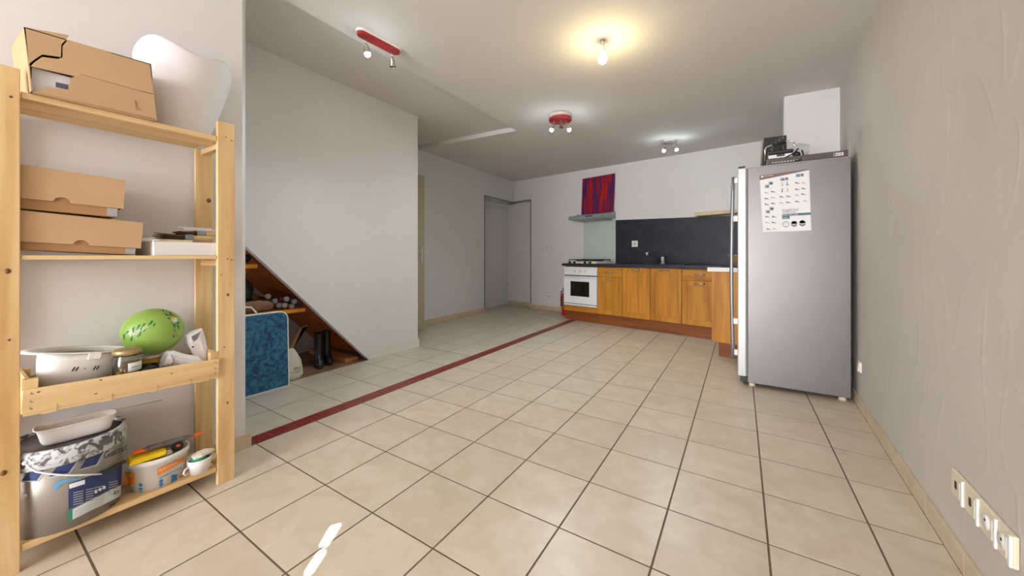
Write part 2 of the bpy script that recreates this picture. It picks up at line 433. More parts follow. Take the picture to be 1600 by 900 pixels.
# red mosaic strip: three rows, single pieces as far as they can be told apart
MP = 0.0330; strip = MB(); me = MB().box(-0.0151, 0.0151, -0.0151, 0.0151, -0.006, 0.0012).mesh('mosaic_tile'); me.materials.append(M_RED)
for j in range(int((5.62 - 0.90) / MP)):
    for i in range(3):
        x = -2.206 - MP * i; y = 0.905 + MP * (j + 0.5)
        if (P0 - Vector((x, y, 0))).dot(KN) > -0.02: continue
        if j < 60: o = link('mosaic_tile', me, floor); o.location = (x, y, 0)
        else: strip.box(x - 0.0158, x + 0.0158, y - 0.0158, y + 0.0158, -0.006, 0.0012)
o = strip.build('mosaic_strip', M_RED, floor); o['kind'] = 'stuff'
# rough floor of the stair cupboard
m = MB(); m.prism([(-3.90, 0.86), (XS + 0.006, 0.86), (XS + 0.006, 2.80), (-3.90, 2.80)], -0.05, -0.001)
struct(m.build('floor_cupboard', mat('dusty_brown_screed', rgb(150, 118, 92), 0.9, col2=rgb(106, 74, 52), vscale=4, bump=0.2, bscale=30)), 'dusty brown floor of the stair cupboard')

# ------------------------------------------------------------------ skirtings
def skirting(name, a, b, h=0.072, th=0.012, step=0.33, mt=M_SKIRT, flip=1):
    a = Vector((*a, 0)); b = Vector((*b, 0)); d = (b - a); L = d.length; d.normalize(); n = Vector((-d.y, d.x, 0)) * flip
    p = MB(); q = [a, b, b + n * (th * 0.6), a + n * (th * 0.6)]
    p.hexa(q, [x + Vector((0, 0, h - 0.004)) for x in q])
    base = struct(p.build(name, M_SKIRTW))
    k = 0.0
    while k < L - 0.01:
        e = min(k + step, L)
        q = [a + d * (k + 0.0012), a + d * (e - 0.0012), a + d * (e - 0.0012) + n * th, a + d * (k + 0.0012) + n * th]
        MB().hexa(q, [x + Vector((0, 0, h)) for x in q]).build('skirting_tile', mt, base, bevel=0.002)
        k = e
    return base
skirting('baseboard_right', (xr(-0.6), -0.6), (xr(4.03), 4.03))
skirting('baseboard_hall', (xh(2.86), 2.86), (xh(5.28), 5.28), h=0.075, flip=-1)
skirting('baseboard_back', K(-0.718)[:2], K(0.49)[:2], h=0.078, flip=-1)
skirting('baseboard_niche', K(-1.46, -0.14)[:2], K(-0.72, -0.14)[:2], h=0.075, flip=-1)
skirting('baseboard_left', (XN, -0.6), (XN, 0.88), h=0.075, flip=-1)
m = MB(); m.hexa([(XS, 2.24, 0), (XS + 0.004, 2.24, 0), (XS + 0.012, 2.867, 0), (XS, 2.867, 0)], [(XS, 2.24, 0.085), (XS + 0.001, 2.24, 0.085), (XS + 0.012, 2.867, 0.085), (XS, 2.867, 0.085)]); m.box(XS - 0.06, XS + 0.012, 2.855, 2.867, 0, 0.085)
struct(m.build('baseboard_stair', M_SKIRTW, bevel=0.003))
# grey metal corner profile round the niche
m = MB(); w = 0.022
def hbox(mb, ya, yb, za, zb): mb.hexa([(xh(ya) - 0.004, ya, za), (xh(yb) - 0.004, yb, za), (xh(yb) + 0.006, yb, za), (xh(ya) + 0.006, ya, za)], [(xh(ya) - 0.004, ya, zb), (xh(yb) - 0.004, yb, zb), (xh(yb) + 0.006, yb, zb), (xh(ya) + 0.006, ya, zb)])
hbox(m, 5.262, 5.284, 0.0, 2.118); hbox(m, 5.284, HC[1], 2.098, 2.118)
kbox(m, -1.195, -0.716, 0.006, -0.004, 2.098, 2.118); kbox(m, -0.722, -0.702, 0.006, -0.004, 0.0, 2.118)
struct(m.build('trim_1', mat('grey_metal_profile', rgb(128, 130, 130), 0.5, 0.3)), 'grey metal edge profile around the corner niche')
m = MB(); m.box(-4.17, -4.145, 5.29, 6.44, 1.985, 2.005)  # added ledge that stands in for the shadow line under the niche top
struct(m.build('shadow_ledge', M_WALLHALL), 'thin ledge added for a shadow line high in the niche')
# beige door leaf standing open along the hall wall
A, B_ = fl(663.2, 514, 0.01), fl(651.5, 516.3, 0.01)
d = (B_ - A); d.z = 0; d.normalize(); n = Vector((-d.y, d.x, 0)); n = n if n.x < 0 else -n
def dbox(mb, s0, s1, n0, n1, z0, z1):
    q = [A + d * s0 + n * n0, A + d * s1 + n * n0, A + d * s1 + n * n1, A + d * s0 + n * n1]
    q = [Vector((p.x, p.y, z0)) for p in q]; return mb.hexa(q, [Vector((p.x, p.y, z1)) for p in q])
door = struct(dbox(MB(), 0, 0.60, 0, 0.04, 0.015, 2.105).build('door_1', M_DOOR, bevel=0.002), 'beige painted door standing open')
m = MB(); zb = 1.03
dbox(m, 0.025, 0.070, -0.008, 0, zb - 0.12, zb + 0.10)
c0 = A + d * 0.047 + Vector((0, 0, zb + 0.02))
m.cyl(c0, c0 - n * 0.05, 0.009); m.tube([c0 - n * 0.048, c0 - n * 0.05 + d * 0.02, c0 - n * 0.052 + d * 0.12], 0.009)
h = m.build('door_handle', M_SILVER, door, bevel=0.002); h['label'] = 'satin metal lever handle'
# ------------------------------------------------------------------ kitchen
M_CARCASS = mat('brown_carcass', rgb(104, 62, 22), 0.6)  # dark brown stands in for the shade in the gaps between doors
class KB(MB):                                          # boxes given in kitchen coordinates t, n, z; local to a root at (t0, n0, z0)
    def __init__(s, t0, n0, z0=0.0): super().__init__(); s.t0, s.n0, s.z0 = t0, n0, z0
    def p(s, t, n, z): return Vector((t - s.t0, s.n0 - n, z - s.z0))
    def kb(s, t0, t1, n0, n1, z0, z1): return s.box(t0 - s.t0, t1 - s.t0, s.n0 - n0, s.n0 - n1, z0 - s.z0, z1 - s.z0)
def kthing(name, label, cat, t, n, z=0.0, group=None): return thing(name, label, cat, K(t, n, z), KANG, group)
def strap(mb, t, n, z, w=0.12, vertical=False):       # arched strap handle
    secs = []
    for k in range(9):
        u = -1 + 2 * k / 8; x = u * w / 2; out = 0.026 * (1 - abs(u) ** 3) + 0.001; hh = 0.007 + 0.002 * abs(u)
        secs.append([mb.p(t + x, n + out, z - hh), mb.p(t + x, n + out + 0.006, z - hh * 0.8), mb.p(t + x, n + out + 0.006, z + hh * 0.8), mb.p(t + x, n + out, z + hh)])
    return mb.loft(secs)
def shaker_door(root, tc, nc, t0, t1, z0, z1, ht, hz):
    g = 0.0032; t0 += g; t1 -= g; z0 += g; z1 -= g; s = 0.062
    f = KB(tc, nc)
    f.kb(t0, t0 + s, 0.58, 0.60, z0, z1); f.kb(t1 - s, t1, 0.58, 0.60, z0, z1)
    f.kb(t0 + s, t1 - s, 0.58, 0.60, z0, z0 + s); f.kb(t0 + s, t1 - s, 0.58, 0.60, z1 - s, z1)
    d = f.build('door', M_OAK_Z, root, bevel=0.004)
    KB(tc, nc).kb(t0 + s - 0.004, t1 - s + 0.004, 0.580, 0.587, z0 + s - 0.004, z1 - s + 0.004).build('panel', M_OAK_Z, d)
    h = KB(tc, nc); strap(h, ht, 0.60, hz); h = h.build('handle', M_NICKEL, d); h['label'] = 'arched satin nickel handle'
def drawer(root, tc, nc, t0, t1, z0, z1):
    g = 0.0025
    d = KB(tc, nc).kb(t0 + g, t1 - g, 0.58, 0.60, z0 + g, z1 - g).build('drawer', M_OAK_X, root, bevel=0.003)
    h = KB(tc, nc); strap(h, (t0 + t1) / 2, 0.60, (z0 + z1) / 2 + 0.005); h = h.build('handle', M_NICKEL, d); h['label'] = 'arched satin nickel handle'
def carcass(root, tc, nc, t0, t1, plinth=True):
    b = KB(tc, nc); w = 0.016
    b.kb(t0, t0 + w, 0.01, 0.579, 0.15, 0.85); b.kb(t1 - w, t1, 0.01, 0.579, 0.15, 0.85); b.kb(t0 + w, t1 - w, 0.01, 0.579, 0.15, 0.166)
    b.kb(t0 + w, t1 - w, 0.01, 0.02, 0.166, 0.85); b.kb(t0 + w, t1 - w, 0.02, 0.579, 0.834, 0.85)
    b.build('body', M_CARCASS, root)
    if plinth: KB(tc, nc).kb(t0, t1, 0.53, 0.55, 0, 0.15).build('plinth', M_PLINTH, root)
DZ = 0.703; TOPZ = 0.846
def drawer_unit(t0, t1, label):
    tc, nc = (t0 + t1) / 2, 0.3
    r = kthing('kitchen_cabinet', label, 'cabinet', tc, nc)
    carcass(r, tc, nc, t0, t1); drawer(r, tc, nc, t0, t1, DZ, TOPZ)
    shaker_door(r, tc, nc, t0, t1, 0.152, DZ, tc, DZ - 0.035)
drawer_unit(1.099, 1.494, 'honey oak base cabinet with drawer and door beside the white oven')
drawer_unit(2.297, 2.72, 'honey oak base cabinet with drawer and door beside the end panel by the fridge')
tc, nc = 1.895, 0.3
r = kthing('sink_cabinet', 'honey oak sink cabinet with two tall doors under the tap', 'cabinet', tc, nc)
carcass(r, tc, nc, 1.495, 2.296)
shaker_door(r, tc, nc, 1.495, 1.8955, 0.152, TOPZ, 1.69, TOPZ - 0.028); shaker_door(r, tc, nc, 1.8955, 2.296, 0.152, TOPZ, 2.085, TOPZ - 0.028)
# return of the kitchen beside the fridge
tc, nc = 3.11, 0.98
r = kthing('end_cabinet', 'honey oak end cabinet standing out beside the fridge', 'cabinet', tc, nc)
KB(tc, nc).kb(2.836, 3.38, 0.62, 1.335, 0.15, 0.85).build('body', M_OAK_Z, r)
KB(tc, nc).kb(2.836, 3.38, 1.336, 1.352, 0.15, 0.848).build('end_panel', M_OAK_Z, r, bevel=0.002)
KB(tc, nc).kb(2.885, 3.38, 0.62, 1.30, 0, 0.15).build('plinth', M_PLINTH, r)
# oven unit
tc, nc = 0.797, 0.3
r = kthing('oven_cabinet', 'honey oak housing of the built-in oven at the end of the row', 'cabinet', tc, nc)
b = KB(tc, nc); b.kb(0.497, 0.513, 0.01, 0.579, 0.15, 0.85); b.kb(1.081, 1.097, 0.01, 0.579, 0.15, 0.85); b.kb(0.513, 1.081, 0.01, 0.579, 0.15, 0.166); b.kb(0.513, 1.081, 0.01, 0.579, 0.205, 0.225)
b.build('body', M_OAK_Z, r)
KB(tc, nc).kb(0.499, 1.096, 0.579, 0.598, 0.152, 0.232).build('filler_panel', M_OAK_X, r, bevel=0.002)
KB(tc, nc).kb(0.497, 1.097, 0.53, 0.55, 0, 0.15).build('plinth', M_PLINTH, r)
r = kthing('built_in_oven', 'white built-in oven with dark glass window under the gas hob', 'oven', tc, nc, 0.234)
def OB(): return KB(tc, nc, 0.234)
OB().kb(0.516, 1.078, 0.05, 0.575, 0.236, 0.835).build('body', M_WHITEENAMEL, r)
OB().kb(0.501, 1.094, 0.576, 0.602, 0.712, 0.842).build('control_panel', M_WHITEENAMEL, r, bevel=0.004)
od = OB(); t0, t1, z0, z1 = 0.501, 1.094, 0.272, 0.698; wt0, wt1, wz0, wz1 = 0.625, 0.965, 0.385, 0.615
od.kb(t0, wt0, 0.576, 0.606, z0, z1); od.kb(wt1, t1, 0.576, 0.606, z0, z1); od.kb(wt0, wt1, 0.576, 0.606, z0, wz0); od.kb(wt0, wt1, 0.576, 0.606, wz1, z1)
od = od.build('door', M_WHITEENAMEL, r)
OB().kb(wt0 - 0.002, wt1 + 0.002, 0.585, 0.600, wz0 - 0.002, wz1 + 0.002).build('glass_window', mat('dark_oven_glass', rgb(26, 20, 12), 0.12), od)
h = OB(); h.loft([[h.p(t, 0.606 + o_ * 0.02, 0.672), h.p(t, 0.612 + o_ * 0.022, 0.680), h.p(t, 0.612 + o_ * 0.022, 0.690), h.p(t, 0.606, 0.694)] for t, o_ in ((0.52, 0), (0.56, 0.7), (0.7, 1), (0.9, 1), (1.035, 0.7), (1.075, 0))])
h.build('handle', M_WHITEENAMEL, od)
OB().kb(0.503, 1.092, 0.570, 0.590, 0.698, 0.713).build('vent_slot', M_DARK, r)
OB().kb(0.503, 1.092, 0.570, 0.590, 0.262, 0.273).build('lower_slot', M_DARK, r)
OB().kb(0.501, 1.094, 0.576, 0.600, 0.236, 0.262).build('base_strip', M_WHITEENAMEL, r, bevel=0.002)
for t in (0.70, 0.80, 0.895):
    k = OB(); k.cyl(k.p(t, 0.602, 0.772), k.p(t, 0.622, 0.772), 0.024, 0.021, 18); k.box(*(lambda q: (q.x - 0.004, q.x + 0.004, q.y - 0.010, q.y, q.z - 0.021, q.z + 0.021))(k.p(t, 0.622, 0.772)))
    k = k.build('knob', M_CREAM, r); k['label'] = 'yellowed cream control knob'
# worktop
r = kthing('worktop', 'dark slate-look kitchen worktop running in an L with a white end edge', 'worktop', 1.9, 0.3, 0.85)
def WB(): return KB(1.9, 0.3, 0.85)
w = WB(); w.kb(0.478, 3.42, 0.008, 0.63, 0.852, 0.893); w.kb(2.815, 3.40, 0.63, 1.36, 0.852, 0.893)
w.build('slab', M_WORKTOP, r)
e = WB().kb(2.800, 3.40, 1.36, 1.376, 0.850, 0.893).build('end_edge', M_WHITE, r, bevel=0.003); e['label'] = 'white plastic edging of the worktop end'
WB().kb(2.70, 2.72, 0.10, 0.60, 0.893, 0.8945).build('joint_strip', M_ALU, r)
# sink
r = kthing('kitchen_sink', 'dark inset sink with drainer let into the worktop below the tap', 'sink', 1.9, 0.33, 0.893)
def SB(): return KB(1.9, 0.33, 0.893)
s_ = SB(); s_.kb(1.40, 2.33, 0.08, 0.10, 0.894, 0.902); s_.kb(1.40, 2.33, 0.56, 0.58, 0.894, 0.902); s_.kb(1.40, 1.42, 0.10, 0.56, 0.894, 0.902); s_.kb(2.31, 2.33, 0.10, 0.56, 0.894, 0.902); s_.kb(1.42, 2.31, 0.10, 0.56, 0.894, 0.896)
s_.build('rim', M_BLACK, r, bevel=0.002)
q = SB(); q.cyl(q.p(1.78, 0.42, 0.896), q.p(1.78, 0.42, 0.904), 0.035, 0.03); q.build('drain_plug', M_CHROME, r)
# tap
tt, tz = onK(1035.5, 413, 0.16)
r = kthing('kitchen_tap', 'chrome mixer tap with black swivel spout standing at the sink', 'tap', tt, 0.16, 0.896)
def TB(): return KB(tt, 0.16, 0.896)
q = TB(); q.cyl(q.p(tt, 0.16, 0.897), q.p(tt, 0.16, 0.905), 0.03, 0.028, 18); q.cyl(q.p(tt, 0.16, 0.905), q.p(tt, 0.16, 1.0), 0.023, 0.021, 18); q.build('body', M_SILVER, r)
q = TB(); q.tube([q.p(tt - 0.015, 0.17, 0.925), q.p(tt - 0.09, 0.20, 0.985), q.p(tt - 0.19, 0.24, 1.045)], 0.012); q.build('spout', M_BLACK, r)
q = TB(); q.cyl(q.p(tt - 0.19, 0.24, 1.02), q.p(tt - 0.195, 0.24, 1.062), 0.017, 0.019, 14); q.build('spout_head', M_SILVER, r)
q = TB(); q.tube([q.p(tt, 0.16, 1.0), q.p(tt + 0.02, 0.16, 1.012), q.p(tt + 0.055, 0.17, 1.022)], [0.02, 0.012, 0.008]); q.build('lever', M_BLACK, r)
q = TB(); q.ball(q.p(tt + 0.058, 0.17, 1.024), 0.010); q.build('lever_tip', M_CHROME, r)
# gas hob
tc, nc = 0.79, 0.32
r = kthing('gas_hob', 'cream gas hob with black knobs and iron pan supports on the worktop', 'hob', tc, nc, 0.893)
def HB(): return KB(tc, nc, 0.893)
HB().kb(0.53, 1.06, 0.08, 0.575, 0.894, 0.928).build('body', M_CREAM, r, bevel=0.006)
HB().kb(1.058, 1.064, 0.09, 0.575, 0.896, 0.925).build('side_cap', M_WHITE, r)
for t in (0.60, 0.685, 0.875, 0.965):
    k = HB(); k.cyl(k.p(t, 0.575, 0.911), k.p(t, 0.600, 0.911), 0.017, 0.015, 16); k.build('knob', M_BLACK, r)
for ct in (0.665, 0.925):
    for cn in (0.20, 0.43):
        k = HB(); k.lathe([(0.0, 0.928), (0.045, 0.928), (0.05, 0.934), (0.04, 0.942), (0.0, 0.944)], (ct - tc, nc - cn, -0.893), 18); k.build('burner', M_IRON, r)
for g0, g1 in ((0.545, 0.785), (0.80, 1.045)):
    k = HB()
    for n_ in (0.11, 0.315, 0.52): k.kb(g0, g1, n_ - 0.005, n_ + 0.005, 0.946, 0.958)
    for t in (g0, (g0 + g1) / 2 - 0.005, g1 - 0.010): k.kb(t, t + 0.010, 0.105, 0.525, 0.946, 0.958)
    for t in (g0, g1 - 0.010):
        for n_ in (0.11, 0.52): k.kb(t, t + 0.010, n_ - 0.005, n_ + 0.005, 0.926, 0.947)
    k.build('pan_support', M_IRON, r)
# splashbacks
r = kthing('slate_splashback', 'dark slate splashback panel behind the sink', 'splashback', 2.2, 0.0, 0.893)
q = KB(2.2, 0, 0.893); q.extrude([q.p(1.088, 0.0005, 0.8935), q.p(3.42, 0.0005, 0.8935), q.p(3.42, 0.0005, 1.508), q.p(1.088, 0.0005, 1.586)], (0, -0.0095, 0)); q.build('panel', M_SLATE, r)
r = kthing('glass_splashback', 'pale green glass splashback panel behind the hob', 'splashback', 0.785, 0.0, 0.893)
KB(0.785, 0, 0.893).kb(0.487, 1.086, 0.0005, 0.007, 0.8935, 1.612).build('pane', mat('pale_green_glass', rgb(196, 208, 196), 0.12, coat=0.5), r)
for t in (0.53, 1.045):
    for z in (0.93, 1.57):
        k = KB(0.785, 0, 0.893); k.cyl(k.p(t, 0.007, z), k.p(t, 0.011, z), 0.008, n=10); k.build('screw', M_NICKEL, r)
# cooker hood
r = kthing('cooker_hood', 'slim grey cooker hood fixed above the glass splashback', 'hood', 0.786, 0.2, 1.6)
def CB(): return KB(0.786, 0.2, 1.6)
h = CB(); prof = [(0.0, 1.618), (0.45, 1.590), (0.465, 1.600), (0.465, 1.618), (0.445, 1.652), (0.02, 1.722), (0.0, 1.722)]
h.extrude([h.p(0.486, n_, z) for n_, z in prof], (0.60, 0, 0)); h.build('body', mat('hood_grey_paint', rgb(150, 160, 166), 0.42, 0.2), r, bevel=0.002)
k = CB(); k.kb(0.80, 0.93, 0.4515, 0.462, 1.618, 1.638); k.build('control_slot', M_BLACK, r)
k = CB(); k.kb(0.52, 1.05, 0.06, 0.42, 1.588, 1.6); k.build('filter', M_ALU, r)
k = CB(); k.cyl(k.p(0.60, 0.36, 1.66), k.p(0.60, 0.36, 1.69), 0.012, 0.006, 8); k.build('plug', M_ALU, r)
# abstract painting standing on the hood
def stripes():
    m = mat('red_violet_painting', rgb(190, 16, 26), 0.5)
    nt = m.node_tree; b = nt.nodes['Principled BSDF']
    tc_ = nt.nodes.new('ShaderNodeTexCoord'); mp = nt.nodes.new('ShaderNodeMapping'); mp.inputs['Scale'].default_value = (20, 1, 1.5)
    nt.links.new(tc_.outputs['Object'], mp.inputs[0])
    nz = nt.nodes.new('ShaderNodeTexNoise'); nz.inputs['Scale'].default_value = 1.0; nz.inputs['Detail'].default_value = 9; nz.inputs['Roughness'].default_value = 0.68; nt.links.new(mp.outputs[0], nz.inputs['Vector'])
    cr = nt.nodes.new('ShaderNodeValToRGB'); e = cr.color_ramp.elements
    e[0].position = 0.38; e[0].color = (*rgb(44, 30, 130), 1); e[1].position = 0.62; e[1].color = (*rgb(192, 10, 14), 1)
    for ps, c_ in ((0.45, rgb(64, 20, 88)), (0.495, rgb(120, 12, 44)), (0.545, rgb(168, 10, 22))): k = e.new(ps); k.color = (*c_, 1)
    nt.links.new(nz.outputs['Fac'], cr.inputs[0]); nt.links.new(cr.outputs[0], b.inputs['Base Color'])
    return m
r = kthing('abstract_painting', 'square abstract canvas of red and violet stripes standing on the cooker hood', 'painting', 0.775, 0.03, 1.724)
q = KB(0.775, 0.03, 1.724); q.extrude([q.p(0.468, 0.030, 1.7245), q.p(1.066, 0.030, 1.7235), q.p(1.083, 0.012, 2.338), q.p(0.482, 0.012, 2.336)], (0, -0.018, 0))
q.build('canvas', stripes(), r)
# wooden shelf board on the splashback
ts, zs = onK(1085, 337.5, 0.20)
r = kthing('wall_shelf', 'pale wooden shelf board on top of the slate splashback', 'shelf', ts + 0.4, 0.1, 1.545)
q = KB(ts + 0.4, 0.1, 1.545); q.kb(ts, 3.30, 0.011, 0.20, 1.542, 1.586); q.build('board', wood('pale_beech', rgb(206, 184, 140), rgb(186, 160, 116), 0), r, bevel=0.002)
# sockets and switch
def wall_plate(name, label, cat, t, z, w=0.085, n0=0.0, mt=M_WHITE, grp=None, socket=True):
    r = kthing(name, label, cat, t, n0, z, grp)
    q = KB(t, n0, z); q.kb(t - w / 2, t + w / 2, n0, n0 + 0.010, z - w / 2, z + w / 2); q.build('plate', mt, r, bevel=0.003)
    if socket:
        q = KB(t, n0, z); q.cyl(q.p(t, n0 + 0.0102, z), q.p(t, n0 + 0.012, z), 0.024, 0.022, 20); q.build('well', mat('socket_well', rgb(196, 192, 184), 0.5), r)
        q = KB(t, n0, z)
        for dt, dz in ((-0.0095, -0.002), (0.0095, -0.002), (0, 0.010)): q.cyl(q.p(t + dt, n0 + 0.0118, z + dz), q.p(t + dt, n0 + 0.0126, z + dz), 0.003, n=8)
        q.build('contact_hole', M_DARK, r)
wall_plate('power_socket', 'white square power socket on the slate splashback', 'socket', 1.412, 1.198, 0.095, 0.010)
wall_plate('power_socket', 'small white power socket low on the bare kitchen wall', 'socket', -0.263, 0.26, 0.08)
sp = onX(747, 380, xh(5.15))
r = thing('light_switch', 'cream double light switch on the hall wall by the niche', 'switch', (xh(sp.y), sp.y, sp.z))
MB((0, 0, 0)).box(-0.002, 0.010, -0.042, 0.042, -0.075, 0.075).build('plate', mat('ivory_switch', rgb(214, 206, 186), 0.5), r, bevel=0.003)
for dz in (-0.036, 0.036): MB().box(0.010, 0.016, -0.014, 0.014, dz - 0.022, dz + 0.022).build('rocker', M_CREAM, r, bevel=0.002)
# pencil scribble on the kitchen wall (loose strokes)
q = MB()
def stroke(pts): q.tube([K(*(lambda a: (a[0], 0.0006, a[1]))(onK(u, v, 0.0))) for u, v in pts], 0.0022, 5)
wb = bpy.data.objects['wall_back']
for st in ([(844, 389), (847, 388), (849, 390), (847, 391)], [(852, 385), (854, 388), (856, 392)], [(858, 387), (861, 384), (864, 386), (862, 391), (859, 394), (858, 398)], [(846, 401), (847, 399)], [(851, 401), (853, 399)], [(856, 404), (857, 401)]): stroke(st)
q.build('pencil_scribble', mat('pencil_grey', rgb(176, 168, 162), 0.9), wb)
# fire extinguisher
e = fl(882.5, 491.5); e.z = 0
r = thing('fire_extinguisher', 'red fire extinguisher standing on the floor beside the oven', 'extinguisher', e)
MB().lathe([(0, 0), (0.050, 0), (0.055, 0.012), (0.055, 0.30), (0.048, 0.345), (0.026, 0.385), (0.020, 0.40), (0, 0.40)], n=20).build('cylinder', M_REDPAINT, r)
MB().cyl((0, 0, 0.40), (0, 0, 0.45), 0.017, 0.014, 12).build('valve', M_NICKEL, r)
MB().box(-0.012, 0.012, -0.07, 0.02, 0.45, 0.462).box(-0.010, 0.010, -0.075, 0.0, 0.425, 0.434).build('lever', M_BLACK, r)
MB().tube([(-0.012, -0.015, 0.425), (-0.045, -0.045, 0.40), (-0.048, -0.050, 0.30), (-0.046, -0.048, 0.14)], 0.009).build('hose', M_BLACK, r)
MB().lathe([(0.0554, 0.10), (0.0558, 0.10), (0.0558, 0.25), (0.0554, 0.25)], n=10, a0=R(-110), a1=R(-20)).build('label', mat('olive_label', rgb(120, 104, 60), 0.6), r)
# wicker basket at the end of the worktop
p = K(3.02, 0.80, 0.893)
tb, zb_ = onK(1139, 400, 0.80)
r = thing('wicker_basket', 'small brown wicker basket on the worktop behind the fridge', 'basket', K(tb + 0.14, 0.80, 0.893))
bk = MB()
for k in range(9):
    z = 0.009 + k * 0.014; rad = 0.085 + 0.055 * k / 8
    bk.tube([(rad * math.cos(a) * (1 + 0.02 * (-1) ** j), rad * math.sin(a) * (1 + 0.02 * (-1) ** j), z) for j, a in enumerate([2 * math.pi * i / 32 for i in range(32)])], 0.0075, 6, closed=True)
M_WICKER = mat('wicker', rgb(170, 130, 92), 0.8, var=0.2, vscale=40)
bk.build('weave', M_WICKER, r)
MB().lathe([(0, 0.001), (0.085, 0.001), (0.086, 0.006), (0, 0.006)]).build('base', M_WICKER, r)
# ------------------------------------------------------------------ fridge
FY = 3.33
r = thing('refrigerator', 'tall grey steel refrigerator standing against the right wall', 'refrigerator', (0.32, FY + 0.3, 0))
fo = (0.32, FY + 0.3, 0)
MB(fo).box(0.045, 0.640, FY, FY + 0.60, 0.028, 1.684).build('body', M_STEEL, r, bevel=0.004)
MB(fo).box(-0.020, 0.038, FY + 0.002, FY + 0.598, 0.070, 1.690).build('door', M_SILVER, r, bevel=0.008)
MB(fo).box(0.036, 0.046, FY + 0.006, FY + 0.594, 0.075, 1.68).build('door_seal', mat('grey_seal', rgb(120, 120, 120), 0.7), r)
h = MB(fo)
hp = []
for k in range(13):
    u = k / 12; hp.append((-0.050 - 0.012 * math.sin(math.pi * u), FY + 0.035, 0.19 + 1.44 * u))
h.tube(hp, 0.013, 10); h.build('handle_bar', mat('handle_grey', rgb(150, 152, 156), 0.3, 0.7), r)
for z in (0.245, 0.49, 1.30, 1.60): MB(fo).box(-0.052, -0.019, FY + 0.026, FY + 0.044, z - 0.022, z + 0.022).build('handle_bracket', M_WHITE, r, bevel=0.003)
MB(fo).box(-0.016, 0.030, FY + 0.004, FY + 0.06, 1.690, 1.702).build('hinge_cover', M_BLACK, r, bevel=0.002)
MB(fo).box(-0.018, 0.630, FY + 0.02, FY + 0.58, 1.6835, 1.692).build('top_panel', M_SILVER, r, bevel=0.003)
MB(fo).box(-0.004, 0.046, FY + 0.012, FY + 0.59, 0.030, 0.068).build('kick_strip', M_BLACK, r)
for x in (0.075, 0.60):
    for y in (FY + 0.04, FY + 0.55): MB(fo).cyl((x, y, 0.0), (x, y, 0.03), 0.024, 0.02, 12).build('foot', M_CREAM, r)
MB(fo).tube([(0.645, FY + 0.05, 0.32), (0.650, FY + 0.05, 0.20), (0.648, FY + 0.05, 0.08)], 0.006).build('rear_pipe', mat('dark_green_pipe', rgb(40, 62, 58), 0.5), r)
MB(fo).box(0.640, 0.645, FY + 0.02, FY + 0.58, 0.30, 1.60).build('rear_grille', M_BLACK, r)

# exercise chart on the fridge side: placed on the steel by its own corners
def FP(zx, zy, off=0.0):                                # a point of the chart, from its close-up view
    p = onY(1180 + zx * 0.12225, 260 + zy * 0.12222, FY); p.y = FY - 0.0012 - off; return p
po = FP(385, 480)
r = thing('exercise_chart', 'white exercise chart with small drawings and text stuck to the fridge', 'poster', po)
def quad(name, pts, m_, lift, parent):
    mb = MB(po); mb.extrude([FP(*p, lift) for p in pts], (0, 0.0003, 0)); return mb.build(name, m_, parent)
sheet = quad('sheet', [(55, 117), (690, 34), (716, 818), (98, 842)], M_PAPER, 0.0, r)
M_INK = mat('dark_ink', rgb(70, 66, 66), 0.7); M_BROWNP = mat('brown_print', rgb(124, 104, 92), 0.7); M_TEAL = mat('teal_print', rgb(74, 110, 124), 0.7)
M_SKYP = mat('light_blue_print', rgb(128, 186, 210), 0.7); M_GREYP = mat('grey_print', rgb(176, 178, 182), 0.7); M_TAN = mat('tan_print', rgb(196, 160, 110), 0.7)
quad('header_band', [(55, 117), (690, 34), (690, 46), (57, 178)], M_BROWNP, 0.0004, sheet)
quad('header_mark', [(76, 124), (102, 121), (102, 143), (76, 147)], M_PAPER, 0.0008, sheet)
quad('header_line', [(108, 122), (225, 108), (225, 118), (108, 133)], M_GREYP, 0.0008, sheet)
for x, y, c1, c2 in ((320, 145, M_SKYP, M_BROWNP), (517, 95, M_SKYP, M_BROWNP), (122, 235, M_GREYP, M_TEAL), (170, 195, M_GREYP, M_INK), (132, 560, M_GREYP, M_TEAL), (180, 520, M_GREYP, M_INK)):
    quad('picture', [(x, y), (x + 58, y - 4), (x + 58, y + 40), (x, y + 44)], c1, 0.0004, sheet)
    quad('picture_detail', [(x + 16, y + 14), (x + 50, y + 12), (x + 50, y + 32), (x + 16, y + 34)], c2, 0.0008, sheet)
    if c1 is M_SKYP:
        quad('picture', [(x + 62, y - 4), (x + 104, y - 7), (x + 104, y + 34), (x + 62, y + 37)], M_GREYP, 0.0004, sheet)
        quad('picture_detail', [(x + 66, y + 4), (x + 98, y + 2), (x + 98, y + 24), (x + 66, y + 26)], c2, 0.0008, sheet)
figs = [(145, 335), (228, 322), (145, 410), (228, 398), (148, 484), (232, 472), (348, 228), (408, 222), (345, 305), (415, 300), (338, 388), (425, 382), (336, 466), (422, 458),
        (536, 210), (618, 210), (536, 292), (620, 282), (538, 366), (616, 354), (540, 448), (640, 440), (155, 642), (238, 642), (155, 716), (236, 716), (170, 800), (248, 796)]
